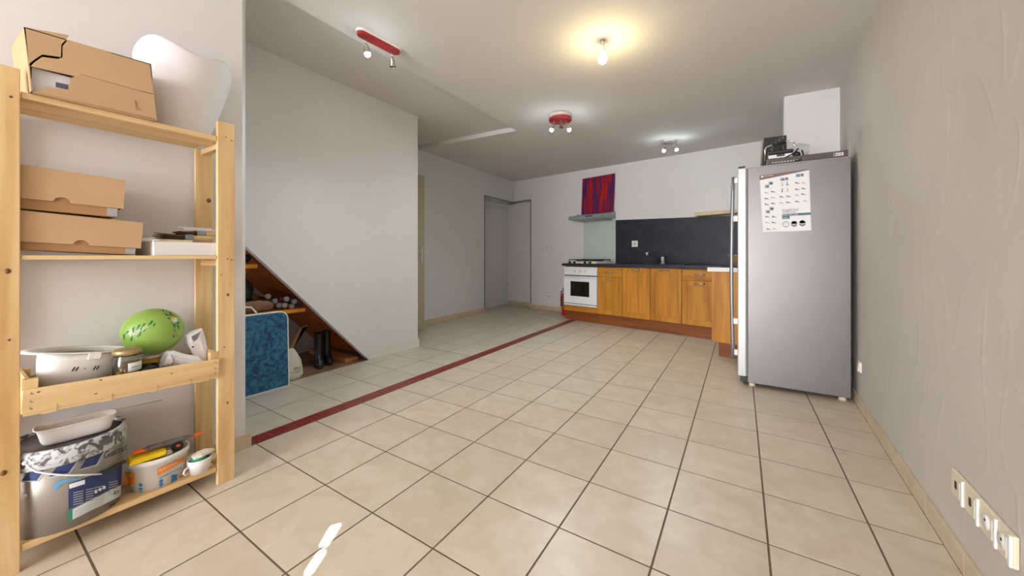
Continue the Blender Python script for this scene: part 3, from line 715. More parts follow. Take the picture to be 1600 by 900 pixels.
for i, (x, y) in enumerate(figs):                      # small exercise figures: trunk, limbs and head in one print
    mb = MB(po); up = i in (6, 7, 8, 9)
    def seg(a, b, w):
        a, b = Vector((*a, 0)), Vector((*b, 0)); d_ = (b - a).normalized(); n_ = Vector((-d_.y, d_.x, 0)) * w
        mb.extrude([FP(*(q[:2]), 0.0004) for q in (a + n_, b + n_, b - n_, a - n_)], (0, 0.0003, 0))
    if up: seg((x, y - 26), (x, y + 4), 5); seg((x, y + 4), (x - 8, y + 28), 4); seg((x, y + 4), (x + (24 if i == 7 else 6), y + 20), 4)
    else: seg((x - 26, y - 4), (x + 10, y + 4), 5); seg((x + 8, y + 3), (x + 28, y + 10), 3.5); seg((x - 18, y), (x - 16, y + 14), 3)
    mb.build('exercise_figure', M_INK if i % 3 else M_TAN, sheet)
def chart_text(body, x, y, size, m_):
    s_ = size
    return text('lettering', body, m_, sheet, lambda a, b: FP(x + a * s_ * 0.82, y - b * s_ - a * s_ * 0.03, 0.0009), 1.0, off=po)
chart_text('POIGNÉES POUR', 345, 572, 34, M_INK); chart_text('POMPES 4 EN 1', 348, 598, 34, M_INK)
quad('title_band', [(344, 610), (712, 588), (712, 618), (344, 640)], M_TEAL, 0.0004, sheet)
quad('title_band', [(344, 640), (440, 634), (440, 668), (344, 674)], M_TEAL, 0.0004, sheet)
chart_text('PUSH UP & SLIDE', 352, 634, 32, M_PAPER); chart_text('4 IN 1', 352, 668, 32, M_PAPER)
def ring(x, y, ra, rb, m_, a0=0, a1=360):
    mb = MB(po); n = 24
    for k in range(n):
        a, b = R(a0 + (a1 - a0) * k / n), R(a0 + (a1 - a0) * (k + 1) / n)
        mb.add([FP(x + q * math.cos(w_), y - q * math.sin(w_) * 0.95, 0.0006) for q, w_ in ((ra, a), (rb, a), (rb, b), (ra, b))], [(0, 1, 2, 3)])
    return mb.build('round_symbol', m_, sheet)
ring(392, 739, 34, 41, M_TEAL); chart_text('!', 380, 766, 78, M_TEAL)
ring(498, 736, 0, 40, M_GREYP); ring(498, 736, 0, 40, M_BROWNP, 10, 170); ring(602, 728, 0, 42, M_GREYP); ring(602, 728, 0, 42, M_TEAL, 10, 170)
quad('round_band', [(460, 742), (498, 760), (536, 742), (536, 752), (498, 772), (460, 752)], M_BROWNP, 0.0009, sheet)
quad('round_band', [(562, 734), (602, 752), (642, 734), (642, 744), (602, 764), (562, 744)], M_BROWNP, 0.0009, sheet)

# ------------------------------------------------------------------ things on the fridge
ZF = 1.692
M_BROWNBOX = mat('dark_brown_carton', rgb(84, 74, 68), 0.6)
r = thing('flat_carton', 'long flat dark brown carton lying on the fridge', 'box', (0.40, FY + 0.13, ZF))
MB((0.40, FY + 0.13, ZF)).box(0.172, 0.628, FY + 0.022, FY + 0.26, ZF + 0.0005, ZF + 0.046).build('carton', M_BROWNBOX, r, bevel=0.002)
o_ = (0.40, FY + 0.13, ZF); fy = FY + 0.0215
lb = MB(o_).box(0.552, 0.603, fy - 0.0003, fy, ZF + 0.012, ZF + 0.034).build('sticker', M_PAPER, r)
MB(o_).box(0.554, 0.562, fy - 0.0007, fy - 0.0003, ZF + 0.014, ZF + 0.032).build('sticker_block', M_INK, lb)
MB(o_).box(0.565, 0.580, fy - 0.0007, fy - 0.0003, ZF + 0.015, ZF + 0.031).build('sticker_block', M_GREYP, lb)
MB(o_).box(0.583, 0.598, fy - 0.0007, fy - 0.0003, ZF + 0.015, ZF + 0.031).build('sticker_block', mat('pink_print', rgb(206, 150, 146), 0.7), lb)
for k in range(9):
    x = 0.20 + k * 0.018
    MB(o_).box(x, x + 0.011, fy - 0.0004, fy, ZF + 0.010, ZF + 0.019).build('printed_mark', M_GREYP, r)
# black printed box standing behind
r = thing('black_box', 'black printed box with white line drawings standing on the fridge', 'box', (0.228, FY + 0.36, ZF), R(4))
MB().hexa([(-0.095, -0.05, 0.0005), (0.082, -0.05, 0.0005), (0.082, 0.05, 0.0005), (-0.095, 0.05, 0.0005)], [(-0.075, -0.05, 0.288), (0.082, -0.05, 0.288), (0.082, 0.05, 0.288), (-0.075, 0.05, 0.288)]).build('carton', mat('black_print_box', rgb(34, 30, 30), 0.5), r, bevel=0.002)
MB().hexa([(-0.0955, -0.051, 0.002), (-0.088, -0.051, 0.002), (-0.088, -0.045, 0.002), (-0.0955, -0.045, 0.002)], [(-0.0755, -0.051, 0.286), (-0.068, -0.051, 0.286), (-0.068, -0.045, 0.286), (-0.0755, -0.045, 0.286)]).build('edge_stripe', mat('ochre_stripe', rgb(130, 100, 50), 0.6), r)
rnd = random.Random(3)
for k in range(14):
    x = rnd.uniform(-0.03, 0.07); z = rnd.uniform(0.10, 0.265); q = MB()
    pts = [(x, -0.0506, z)]
    for j in range(3): pts.append((min(0.06, max(-0.045, pts[-1][0] + rnd.uniform(-0.012, 0.012))), -0.0506, min(0.28, pts[-1][2] + rnd.uniform(0.0, 0.014))))
    q.tube(pts, 0.0011, 4); q.build('line_drawing', M_GREYP, r)
# electric grill with bail handle
go = (0.235, FY + 0.15, ZF + 0.046)
r = thing('corded_appliance', 'black corded appliance with metal bail handle on the flat carton', 'appliance', go)
MB().box(-0.06, 0.11, -0.075, 0.08, 0.0005, 0.030).build('base', M_BLACK, r, bevel=0.006)
MB().box(-0.055, 0.10, -0.070, 0.075, 0.046, 0.072).build('lid', M_BLACK, r, bevel=0.008)
MB().box(-0.055, 0.090, -0.088, -0.074, 0.010, 0.036).build('front_plate', M_WHITE, r, bevel=0.002)
MB().box(-0.005, 0.045, -0.092, -0.0885, 0.020, 0.036).build('latch', mat('dark_grey_latch', rgb(56, 60, 70), 0.4), r, bevel=0.002)
MB().box(-0.05, 0.095, -0.06, 0.07, 0.030, 0.046).build('plates', M_IRON, r)
MB().tube([(-0.074, -0.04, 0.004), (-0.074, -0.04, 0.095), (-0.066, -0.04, 0.113), (-0.04, -0.04, 0.122), (0.075, -0.04, 0.138), (0.098, -0.04, 0.135), (0.106, -0.04, 0.118), (0.106, -0.04, 0.030)], 0.0055, 8).build('bail_handle', M_CHROME, r)
MB().tube([(-0.030, -0.04, 0.1235), (0.055, -0.04, 0.1352)], 0.0095, 10).build('grip', M_BLACK, r)
MB().tube([(0.09, 0.0, 0.055), (0.13, -0.02, 0.08), (0.15, -0.05, 0.06), (0.155, -0.085, 0.012), (0.145, -0.12, -0.01), (0.13, -0.13, -0.035), (0.10, -0.131, -0.036)], 0.005, 7).build('cable', M_BLACK, r)
MB().tube([(0.10, -0.01, 0.04), (0.125, -0.075, 0.065), (0.10, -0.092, 0.03), (0.05, -0.095, 0.006), (-0.01, -0.12, -0.02)], 0.0045, 7).build('cable', M_BLACK, r)
MB().ball((0.12, -0.03, 0.03), 0.03, 0.035, 0.03).build('cable_bundle', M_BLACK, r)
# crumpled grey paper funnel
r = thing('paper_funnel', 'crumpled grey paper funnel standing on the flat carton', 'paper', (0.38, FY + 0.14, ZF + 0.046))
MB().loft([[(-0.03, -0.03, 0.0005), (0.028, -0.03, 0.0005), (0.03, 0.03, 0.0005), (-0.03, 0.03, 0.0005)],
           [(-0.05, -0.045, 0.05), (0.045, -0.05, 0.045), (0.055, 0.05, 0.055), (-0.05, 0.05, 0.05)],
           [(-0.058, -0.04, 0.085), (0.052, -0.055, 0.083), (0.06, 0.05, 0.092), (-0.035, 0.05, 0.10)],
           [(-0.04, -0.02, 0.105), (-0.005, -0.03, 0.113), (0.01, 0.03, 0.115), (-0.03, 0.03, 0.112)]], smooth=False).build('folded_sheet', mat('grey_paper', rgb(176, 176, 176), 0.8), r)
# sockets along the right wall
def plate_row():
    zs = None
    for i in range(4):
        px = [(1494, 733), (1516, 756), (1541, 783), (1570.5, 813)][i]
        d = ray(*px); # meet the wall face
        t = (0.601 - 1.72 * 0.04408) / (d.x - 0.04408 * d.y); p = EYEP + d * t
        yield p
pts = list(plate_row())
labs = ['cream data socket low on the right wall, first of four from the fridge', 'cream data socket low on the right wall, second of four from the fridge',
        'cream power socket low on the right wall, third of four from the fridge', 'cream power socket low on the right wall, last of four from the fridge']
ZS = sum(p.z for p in pts) / 4 - 0.041
for i, p in enumerate(pts):
    wd = 0.071 if i == 3 else (p.y - pts[i + 1].y if i < 3 else 0.07)
    y = p.y - wd / 2
    r = thing('wall_socket', labs[i], 'socket', (xr(y) - 0.0005, y, ZS), math.atan(-0.04408), 'sockets low on the right wall')
    w2 = wd / 2 - 0.001
    MB().box(-0.011, 0, -w2, w2, -0.041, 0.041).build('plate', M_CREAM, r, bevel=0.003)
    MB().box(-0.017, -0.0105, -w2, -w2 + 0.010, -0.040, 0.040).build('rim', M_WHITE, r, bevel=0.002)
    MB().box(-0.0165, -0.0105, -w2 + 0.017, -w2 + 0.021, -0.026, 0.026).build('shutter', M_WHITE, r)
    if i < 2:
        q = MB(); q.box(-0.0125, -0.0105, 0.006, 0.018, -0.012, 0.012); q.build('jack', M_BLACK, r)
    else:
        q = MB(); q.lathe([(0.0, -0.0155), (0.019, -0.0155), (0.021, -0.0105), (0.0, -0.0105)], (0, 0.008, 0), 18, axis='X'); q.build('well', M_WHITE, r)
        q = MB(); q.cyl((-0.0155, 0.008, 0.006), (-0.0163, 0.008, 0.006), 0.004, n=8); q.build('contact_hole', M_DARK, r)
# broken wall box beside the fridge
d = ray(1345, 572); t = (0.601 - 1.72 * 0.04408) / (d.x - 0.04408 * d.y); p = EYEP + d * t
r = thing('broken_socket', 'white broken socket low on the wall beside the fridge foot', 'socket', (xr(p.y), p.y, p.z), math.atan(-0.04408))
MB().box(-0.010, 0, -0.035, 0.035, -0.04, 0.03).build('plate', M_WHITE, r, bevel=0.003)
MB().hexa([(-0.02, -0.03, -0.03), (-0.0095, -0.03, -0.03), (-0.0095, 0.02, -0.03), (-0.018, 0.02, -0.03)], [(-0.014, -0.03, 0.02), (-0.0095, -0.03, 0.026), (-0.0095, 0.02, 0.036), (-0.012, 0.02, 0.03)]).build('cover', M_CREAM, r)
# ------------------------------------------------------------------ pine rack
RO = (-2.05, 0.39, 0)
rack = thing('pine_rack', 'tall open pine shelving rack against the white wall', 'shelving', RO)
def knot(parent, y, z, x=-1.9296, s=0.006): MB(RO).lathe([(0, 0.0006), (s, 0.0006), (s, 0)], (x, y, z), 12, axis='X', sy=1.3).build('knot', M_KNOT, parent)
for y0_, y1_ in ((0.070, 0.136), (0.648, 0.711)):
    p = MB(RO).box(-1.950, -1.930, y0_, y1_, 0, 1.595).build('front_post', M_PINE_Z, rack, bevel=0.002)
    if y0_ < 0.3: knot(p, 0.112, 0.955, s=0.0065); knot(p, 0.105, 0.33, s=0.0065); knot(p, 0.118, 1.50, s=0.003); knot(p, 0.115, 0.74, s=0.003)
    else:
        for y, z, s in ((0.685, 0.83, 0.005), (0.678, 1.53, 0.0025), (0.698, 1.52, 0.0025), (0.683, 0.99, 0.0025), (0.698, 0.985, 0.0025), (0.683, 0.35, 0.004), (0.66, 0.92, 0.0025), (0.672, 0.60, 0.0025)): knot(p, y, z, s=s)
    p = MB(RO).box(-2.178, -2.160, y0_ - 0.008, y1_ - 0.004, 0, 1.51).build('rear_post', M_PINE_Z, rack, bevel=0.002)
    if y0_ > 0.3: knot(p, 0.690, 1.27, -2.1596, 0.009)
    for z in (1.482, 0.960, 0.455, 0.038):
        MB(RO).box(-2.160, -1.950, y0_ + 0.012, y0_ + 0.034, z - (0.0 if z > 1.4 else 0.0), z + 0.022).build('side_cleat', M_PINE_X, rack)
def shelf(ztop, th, n=3):
    w = 0.222 / n
    for k in range(n):
        x1_ = -1.934 - k * (w + 0.003); front = k == 0
        ya, yb = (0.138, 0.646) if front else (0.074, 0.706)
        if k == n - 1: ya, yb = 0.134, 0.636
        MB(RO).box(x1_ - w, x1_, ya, yb, ztop - th, ztop).build('shelf_slat', M_PINE_Y, rack, bevel=0.0015)
shelf(1.526, 0.020); shelf(1.004, 0.014); shelf(0.083, 0.022)
ZA, ZB, ZD = 1.526, 1.004, 0.083

# torn cardboard box on top
bo = (-2.02, 0.30, ZA)
r = thing('torn_cardboard_box', 'torn brown cardboard box full of white sheets on top of the rack', 'box', bo)
XF = -1.914
def fp(u, v, x=XF): return onX(u, v, x)
def card(name, pts, parent=None, x=XF, m_=None, th=0.004):
    mb = MB(bo); mb.extrude([fp(u, v, x) for u, v in pts], (-th, 0, 0)); return mb.build(name, m_ or M_CARD, parent or r)
A_, Bq, Cq, Dq = fp(37, 42), fp(236, 100), fp(245, 186), fp(48.5, 142.5)
for q in (Cq, Dq): q.z = ZA + 0.001
back = Vector((-0.215, -0.010, 0))
mb = MB(bo)
def sheet4(pts, nrm): mb.extrude(pts, nrm)
sheet4([A_, Bq, Bq + back, A_ + back], (0, 0, -0.003)); sheet4([Dq, Cq, Cq + back, Dq + back], (0, 0, 0.003))
sheet4([A_, A_ + back, Dq + back, Dq], (0, 0.003, 0)); sheet4([Bq, Bq + back, Cq + back, Cq], (0, -0.003, 0)); sheet4([A_ + back, Bq + back, Cq + back, Dq + back], (0.003, 0, 0))
mb.build('carton', M_CARD, r)
card('torn_flap', [(37, 42), (108, 55), (104, 61), (96, 69), (95, 89), (88, 88), (66, 85), (55, 92), (46, 99)])
card('torn_flap', [(106, 62.5), (236, 100), (241, 147), (214, 140.5), (125, 115.5), (117, 119), (48, 103.5), (53, 98), (66, 89), (90, 92), (98, 90), (98, 72)])
card('torn_flap', [(56, 143), (74, 136), (107, 140), (110, 122), (124, 115.6), (214, 141), (240.5, 148), (245, 186.5)], x=XF + 0.003)
card('card_crease', [(210, 157), (212, 157), (214, 168), (222, 172), (221, 173), (212, 170)], x=XF + 0.0045, m_=M_CARDD, th=0.001)
mb = MB(bo); p1, p2 = fp(50, 108, -1.93), fp(200, 150, -1.93)
mb.box(-2.10, -1.932, 0.158, 0.43, ZA + 0.006, ZA + 0.085); ps = mb.build('paper_sheets', M_PAPER, r)
card('printed_bars', [(87, 128), (107, 132.5), (106.5, 140), (87, 136)], x=-1.9312, m_=mat('grey_blue_print', rgb(96, 100, 118), 0.7), th=0.0005)

# white moulded plastic seat shell
so = (-2.03, 0.58, ZA)
mb = MB(so); NU, NW = 14, 10; g = []
for j in range(NW + 1):
    row = []
    for i in range(NU + 1):
        u = i / NU; w_ = j / NW
        zt = 1.900 + 0.022 * math.cos((u - 0.14) * 2 * math.pi * 1.15) + 0.022 * u - (0.085 if u < 0.5 else 0.045) * (max(0, abs(u - 0.5) * 2 - 0.62) / 0.38) ** 2
        z = ZA + 0.001 + w_ * (zt - ZA)
        k = (z - ZA) / 0.37
        yl = 0.478 - 0.060 * min(1, k * 1.05) ** 1.1 - (0.010 if 0.6 < k else 0)
        yr = 0.655 + 0.105 * min(1, k * 1.15) ** 0.9
        y = yl + (yr - yl) * u
        x = -2.085 + 0.085 * (1 - (2 * u - 1) ** 2) * (0.55 + 0.45 * w_) - 0.02 * w_ ** 3
        row.append((x, y, z))
    g.append(row)
V = [p for row in g for p in row]; n1 = NU + 1
mb.add(V, [(j * n1 + i, j * n1 + i + 1, (j + 1) * n1 + i + 1, (j + 1) * n1 + i) for j in range(NW) for i in range(NU)], True)
o = mb.build('moulded_chair', mat('soft_white_plastic', rgb(234, 230, 230), 0.5), solid=0.022, sub=1)
o.location = so; tag(o, 'white moulded plastic chair shell standing on top of the rack', 'chair')

# two archive boxes on the second shelf
def archive_box(loc, rx, w, h, lidh, name_label, notch_y):
    rr = thing('archive_box', name_label, 'box', loc, 0.0, 'brown archive boxes'); rr.rotation_euler = (rx, 0, 0)
    d2 = 0.098
    b = MB(); b.box(-d2, d2 - 0.004, -w / 2 + 0.010, w / 2 - 0.012, 0, h - 0.004); b.build('tray', M_CARDD, rr, bevel=0.002)
    l = MB(); z0_ = h - lidh
    l.box(-d2 - 0.004, d2, -w / 2, w / 2, h - 0.004, h); l.box(-d2 - 0.004, d2, -w / 2, -w / 2 + 0.003, z0_, h - 0.004); l.box(-d2 - 0.004, d2, w / 2 - 0.003, w / 2, z0_, h - 0.004); l.box(-d2 - 0.004, -d2, -w / 2, w / 2, z0_, h - 0.004)
    pts = [(d2 - 0.001, -w / 2, h - 0.004), (d2 - 0.001, -w / 2, z0_)] + [(d2 - 0.001, notch_y - 0.018 * math.cos(a), z0_ + 0.017 * math.sin(a)) for a in [math.pi * k / 8 for k in range(9)]] + [(d2 - 0.001, w / 2, z0_), (d2 - 0.001, w / 2, h - 0.004)]
    l.extrude(pts, (0.003, 0, 0)); l.build('lid', M_CARD, rr)
    q = MB(); q.box(d2 - 0.0035, d2 - 0.002, w / 2 - 0.04, w / 2 - 0.014, 0.004, z0_ - 0.002); q.build('tape', mat('silver_tape', rgb(170, 170, 176), 0.4), rr)
    return rr
th = -R(3.6)
archive_box((-2.046, 0.252, ZB + 0.0115), th, 0.318, 0.126, 0.100, 'brown archive box with thumb notch, under another box on the rack', 0.010)
archive_box((-2.048, 0.215, ZB + 0.147), -R(2.5), 0.300, 0.142, 0.108, 'brown archive box with thumb notch, lying on top of the other', 0.005)

# white shallow carton with brushes
wo = (-2.04, 0.545, ZB)
r = thing('white_carton', 'shallow white carton lying on the rack beside the archive boxes', 'box', wo)
MB(wo).hexa([(-1.945, 0.449, ZB + 0.0005), (-1.955, 0.700, ZB + 0.0005), (-2.13, 0.690, ZB + 0.0005), (-2.10, 0.428, ZB + 0.0005)], [(-1.945, 0.447, ZB + 0.056), (-1.955, 0.700, ZB + 0.056), (-2.13, 0.690, ZB + 0.056), (-2.10, 0.426, ZB + 0.056)]).build('carton', M_PAPER, r, bevel=0.001)
mb = MB(wo); mb.extrude([(-1.943, 0.447, ZB + 0.057), (-1.944, 0.468, ZB + 0.060), (-2.02, 0.455, ZB + 0.072), (-2.08, 0.412, ZB + 0.062)], (0, 0, 0.0015)); mb.build('loose_flap', M_PAPER, r)
zt = ZB + 0.0565
o = MB((-1.985, 0.52, zt)).box(-1.998, -1.975, 0.463, 0.575, zt + 0.0005, zt + 0.009).build('wooden_lath', wood('pale_lath', rgb(232, 214, 170), rgb(214, 190, 140), 1)); o.location = (-1.985, 0.52, zt); tag(o, 'short pale wooden lath lying on the white carton', 'stick')
def brush(loc, rz, label, L=0.20, bl=0.085, dark=rgb(74, 52, 38)):
    rr = thing('paint_brush', label, 'brush', loc, rz, 'old brushes on the white carton'); rr.scale = (1, 1, 1.5)
    mb = MB(); rn = random.Random(int(L * 1000))
    for k in range(26):
        y = rn.uniform(-0.018, 0.018); z = rn.uniform(0.003, 0.014); mb.tube([(0, y, z), (-bl * rn.uniform(0.8, 1.1), y * 1.35 + rn.uniform(-0.006, 0.006), max(0.003, z + rn.uniform(-0.004, 0.006)))], [0.0028, 0.0010], 4)
    mb.build('bristles', mat('dark_bristle', dark, 0.9), rr)
    MB().box(0, 0.03, -0.020, 0.020, 0.002, 0.017).build('ferrule', M_ALU, rr, bevel=0.003)
    MB().loft([[(x, -a, 0.009 - b_), (x, a, 0.009 - b_), (x, a, 0.009 + b_), (x, -a, 0.009 + b_)] for x, a, b_ in ((0.03, 0.017, 0.006), (0.06, 0.011, 0.006), (0.10, 0.012, 0.006), (L - bl, 0.007, 0.004))]).build('handle', M_PINE_X, rr)
brush((-2.030, 0.560, zt + 0.0095), R(96), 'flat brush with long dark brown bristles on the white carton', 0.19, 0.085)
brush((-2.060, 0.615, zt + 0.030), R(78), 'bushy brush with grey bristles lying across the other brush', 0.17, 0.075, rgb(84, 80, 78))
for k, (ya, yb, z, lab) in enumerate(((0.550, 0.670, 0.064, 'thin white stick on top of the brushes, upper one'), (0.565, 0.680, 0.056, 'thin white stick on the brushes, lower one'))):
    so_ = (-2.07 + 0.012 * k, (ya + yb) / 2, zt + z)
    o = MB(so_).box(-2.075 + 0.02 * k, -2.062 + 0.02 * k, ya, yb, zt + z, zt + z + 0.006).build('white_stick', M_PAPER); o.location = so_; tag(o, lab, 'stick')

# fruit crate used as a shelf
co = (-2.05, 0.392, 0.478)
crate = thing('wooden_crate', 'shallow stapled wooden crate hung between the rack posts', 'crate', co); crate.rotation_euler = (-R(2.3), 0, 0)
Mc = M_PINE_Y
MB().box(0.122, 0.130, -0.256, 0.256, 0.012, 0.088).build('front_board', Mc, crate, bevel=0.001)
MB().box(-0.104, -0.097, -0.250, 0.250, 0.012, 0.088).build('rear_board', Mc, crate, bevel=0.001)
for sy in (-1, 1):
    MB().box(-0.097, 0.105, sy * 0.242, sy * 0.250, 0.012, 0.118).build('end_board', M_PINE_X, crate, bevel=0.001)
    MB().box(0.098, 0.1215, sy * 0.225, sy * 0.2545, 0.012, 0.118).build('corner_block', M_PINE_Z, crate, bevel=0.001)
    MB().box(-0.096, -0.075, sy * 0.225, sy * 0.2415, 0.012, 0.118).build('corner_block', M_PINE_Z, crate, bevel=0.001)
for k in range(4):
    x1_ = 0.128 - k * 0.058; MB().box(x1_ - 0.052, x1_, -0.252, 0.252, 0.004, 0.0115).build('base_slat', Mc, crate)
for y in (-0.20, -0.07, 0.06, 0.19): MB().box(-0.10, 0.127, y - 0.016, y + 0.016, 0, 0.0038).build('base_batten', M_PINE_X, crate)
for y, z in ((-0.237, 0.075), (-0.237, 0.05), (-0.237, 0.028), (0.243, 0.075), (0.243, 0.05), (0.243, 0.028)): MB().tube([(0.1302, y - 0.003, z + 0.004), (0.1312, y - 0.003, z - 0.004), (0.1302, y + 0.003, z - 0.004)], 0.0008, 5).build('staple', M_ALU, crate)
for y in (-0.185, -0.06, 0.06, 0.16, 0.225): MB().tube([(0.1305, y, 0.024), (0.1315, y, 0.004), (0.122, y, 0.001)], 0.0008, 5).build('staple', M_ALU, crate)
for y, z in ((-0.225, 0.075), (-0.09, 0.080), (-0.10, 0.035), (0.10, 0.06)): MB().lathe([(0, 0.0004), (0.0022, 0.0004), (0.0022, 0)], (0.1300, y, z), 10, axis='X', sx=1.8).build('knot', M_KNOT, crate)
def crate_z(y): return co[2] + 0.012 - math.tan(R(2.3)) * (y - co[1])

# hard hat lying upside down
hy, hx = 0.262, -2.058
hz = crate_z(hy) + 0.001
r = thing('hard_hat', 'white hard hat lying upside down in the wooden crate', 'hard hat', (hx, hy, hz)); r.rotation_euler = (-R(9), 0, 0)
HS = 0.76
prof = [(0.0, 0.0), (0.035, 0.004), (0.065, 0.018), (0.088, 0.045), (0.100, 0.085), (0.106, 0.130), (0.108, 0.160)]
MB().lathe(prof + [(0.104, 0.160), (0.102, 0.130), (0.096, 0.088), (0.084, 0.050), (0.06, 0.024), (0.0, 0.008)], (0, 0, 0), 32, sx=HS, sy=1.0).build('shell', M_WHITE, r)
mb = MB(); secs = []
for k in range(41):
    a = 2 * math.pi * k / 40; pk = max(0, -math.sin(a)) ** 2
    wd = 0.010 + 0.030 * pk; bx, by = math.cos(a) * HS, math.sin(a); zz = 0.160
    secs.append([(bx * 0.107, by * 0.107, zz - 0.006), (bx * (0.107 + wd), by * (0.107 + wd), zz - 0.004 * pk), (bx * (0.107 + wd), by * (0.107 + wd), zz + 0.004 - 0.002 * pk), (bx * 0.105, by * 0.105, zz + 0.003)])
mb.loft(secs, caps=False); mb.build('brim', M_WHITE, r)
MB().box(0.074, 0.0885, -0.002, 0.030, 0.138, 0.161).build('clip', M_WHITE, r, bevel=0.002)
MB().lathe([(0.090, 0.142), (0.087, 0.142), (0.087, 0.157), (0.090, 0.157)], n=28, sx=HS).build('harness_band', mat('grey_white_strap', rgb(206, 204, 204), 0.6), r)
def hatx(y, z):
    for (r0, z0), (r1, z1) in zip(prof[:-1], prof[1:]):
        if z0 <= z <= z1: rr = r0 + (r1 - r0) * (z - z0) / (z1 - z0)
    return HS * math.sqrt(max(0, rr * rr - y * y))
for y in (-0.030, -0.022, 0.020, 0.028):
    MB().tube([(hatx(y, 0.098), y, 0.098), (hatx(y + 0.002, 0.105), y + 0.002, 0.105), (hatx(y + 0.004, 0.112), y + 0.004, 0.112)], 0.0018, 6).build('vent_slot', M_DARK, r)
MB().ball((hatx(-0.002, 0.105), -0.002, 0.105), 0.0015, 0.003, 0.002, 8, 6).build('stud', mat('grey_stud', rgb(150, 146, 144), 0.6), r)

# jar of nuts
jy, jx = 0.380, -1.970; jz = crate_z(jy) + 0.0008
M_GLASS = mat('clear_glass', (0.95, 0.97, 0.96), 0.03, alpha_glass=True)
JZ = 1.36
r = thing('glass_jar', 'glass jar with gold lid, half full of brown nuts, in the crate', 'jar', (jx, jy, jz))
def jl(p): return [(a, b * JZ) for a, b in p]
MB().lathe(jl([(0, 0), (0.035, 0), (0.039, 0.006), (0.039, 0.085), (0.035, 0.098), (0.035, 0.104), (0.033, 0.104), (0.033, 0.097), (0.037, 0.084), (0.037, 0.007), (0.0, 0.003)])).build('glass', M_GLASS, r)
MB().lathe(jl([(0, 0.104), (0, 0.118), (0.034, 0.118), (0.041, 0.114), (0.0415, 0.103), (0.0395, 0.103), (0.039, 0.104), (0, 0.104)]), n=28).build('lid', mat('worn_gold_lid', rgb(176, 156, 112), 0.4, 0.6, var=0.2, vscale=30), r)
rn = random.Random(5); mb = MB()
for k in range(90):
    a = rn.uniform(0, 2 * math.pi); q = 0.030 * math.sqrt(rn.random()); mb.ball((q * math.cos(a), q * math.sin(a), 0.010 + 0.075 * rn.random()), 0.0065, 0.005, 0.0045, 7, 5)
o = mb.build('nuts', mat('brown_nuts', rgb(190, 146, 88), 0.7, var=0.2, vscale=60), r); o['kind'] = 'stuff'
lb = MB().lathe([(0.0394, 0.078), (0.0398, 0.078), (0.0398, 0.110), (0.0394, 0.110)], n=10, a0=R(-8), a1=R(62)).build('label', M_PAPER, r)
MB().lathe([(0.0400, 0.092), (0.0402, 0.092), (0.0402, 0.095), (0.0400, 0.095)], n=8, a0=R(5), a1=R(50)).build('printed_line', mat('teal_ink', rgb(90, 170, 160), 0.6), lb)

# amber jar and tumbler below the balloon
ay, ax = 0.470, -2.075
r = thing('amber_jar', 'squat amber jar under the green balloon', 'jar', (ax, ay, crate_z(ay) + 0.001))
MB().lathe([(0, 0), (0.034, 0), (0.038, 0.008), (0.038, 0.078), (0.030, 0.092), (0, 0.092)]).build('body', mat('amber_glass', rgb(166, 120, 30), 0.25), r)
MB().lathe([(0.0, 0.092), (0.031, 0.092), (0.031, 0.104), (0, 0.104)], n=20).build('lid', M_CREAM, r)
gy, gx = 0.440, -1.985
r = thing('glass_tumbler', 'low clear glass tumbler between the jar and the paper bags', 'glass', (gx, gy, crate_z(gy) + 0.0008))
MB().lathe([(0, 0), (0.026, 0), (0.030, 0.004), (0.033, 0.082), (0.031, 0.082), (0.028, 0.008), (0, 0.006)]).build('glass', M_GLASS, r)

# green balloon
bc = Vector((-2.075, 0.477, 0.688)); BR = (0.078, 0.0985, 0.0945)
M_BALLOON = mat('lime_rubber', rgb(144, 182, 84), 0.35, coat=0.2)
r = thing('green_balloon', 'lime green balloon with dark green leaf print lying in the crate', 'balloon', bc)
TILT = R(-8)
RM = Matrix.Rotation(TILT, 4, 'X')
MB().ball((0, 0, 0), *BR, 36, 24).xf(RM).build('skin', M_BALLOON, r)
def bhit(u, v, lift=1.004):
    d = RM.inverted() @ ray(u, v); o_ = RM.inverted() @ (EYEP - bc)
    D = Vector((d.x / BR[0], d.y / BR[1], d.z / BR[2])); O = Vector((o_.x / BR[0], o_.y / BR[1], o_.z / BR[2]))
    a, b, c_ = D.dot(D), 2 * O.dot(D), O.dot(O) - lift * lift
    q = max(0, b * b - 4 * a * c_); t = (-b - math.sqrt(q)) / (2 * a)
    return RM @ (o_ + d * t)
def bz(zx, zy): return (180 + zx * 0.13333, 470 + zy * 0.13333)
M_DGREEN = mat('dark_green_print', rgb(22, 110, 58), 0.4)
def leaf(pts, m_=M_DGREEN, lift=1.004):
    c_ = (sum(p[0] for p in pts) / len(pts), sum(p[1] for p in pts) / len(pts)); pts = [(c_[0] + (p[0] - c_[0]) * 1.35, c_[1] + (p[1] - c_[1]) * 1.35) for p in pts]; mb = MB(); V = [bhit(*bz(*c_), lift)] + [bhit(*bz(*p), lift) for p in pts]
    mb.add(V, [(0, i + 1, (i + 1) % len(pts) + 1) for i in range(len(pts))]); return mb.build('leaf_print', m_, r)
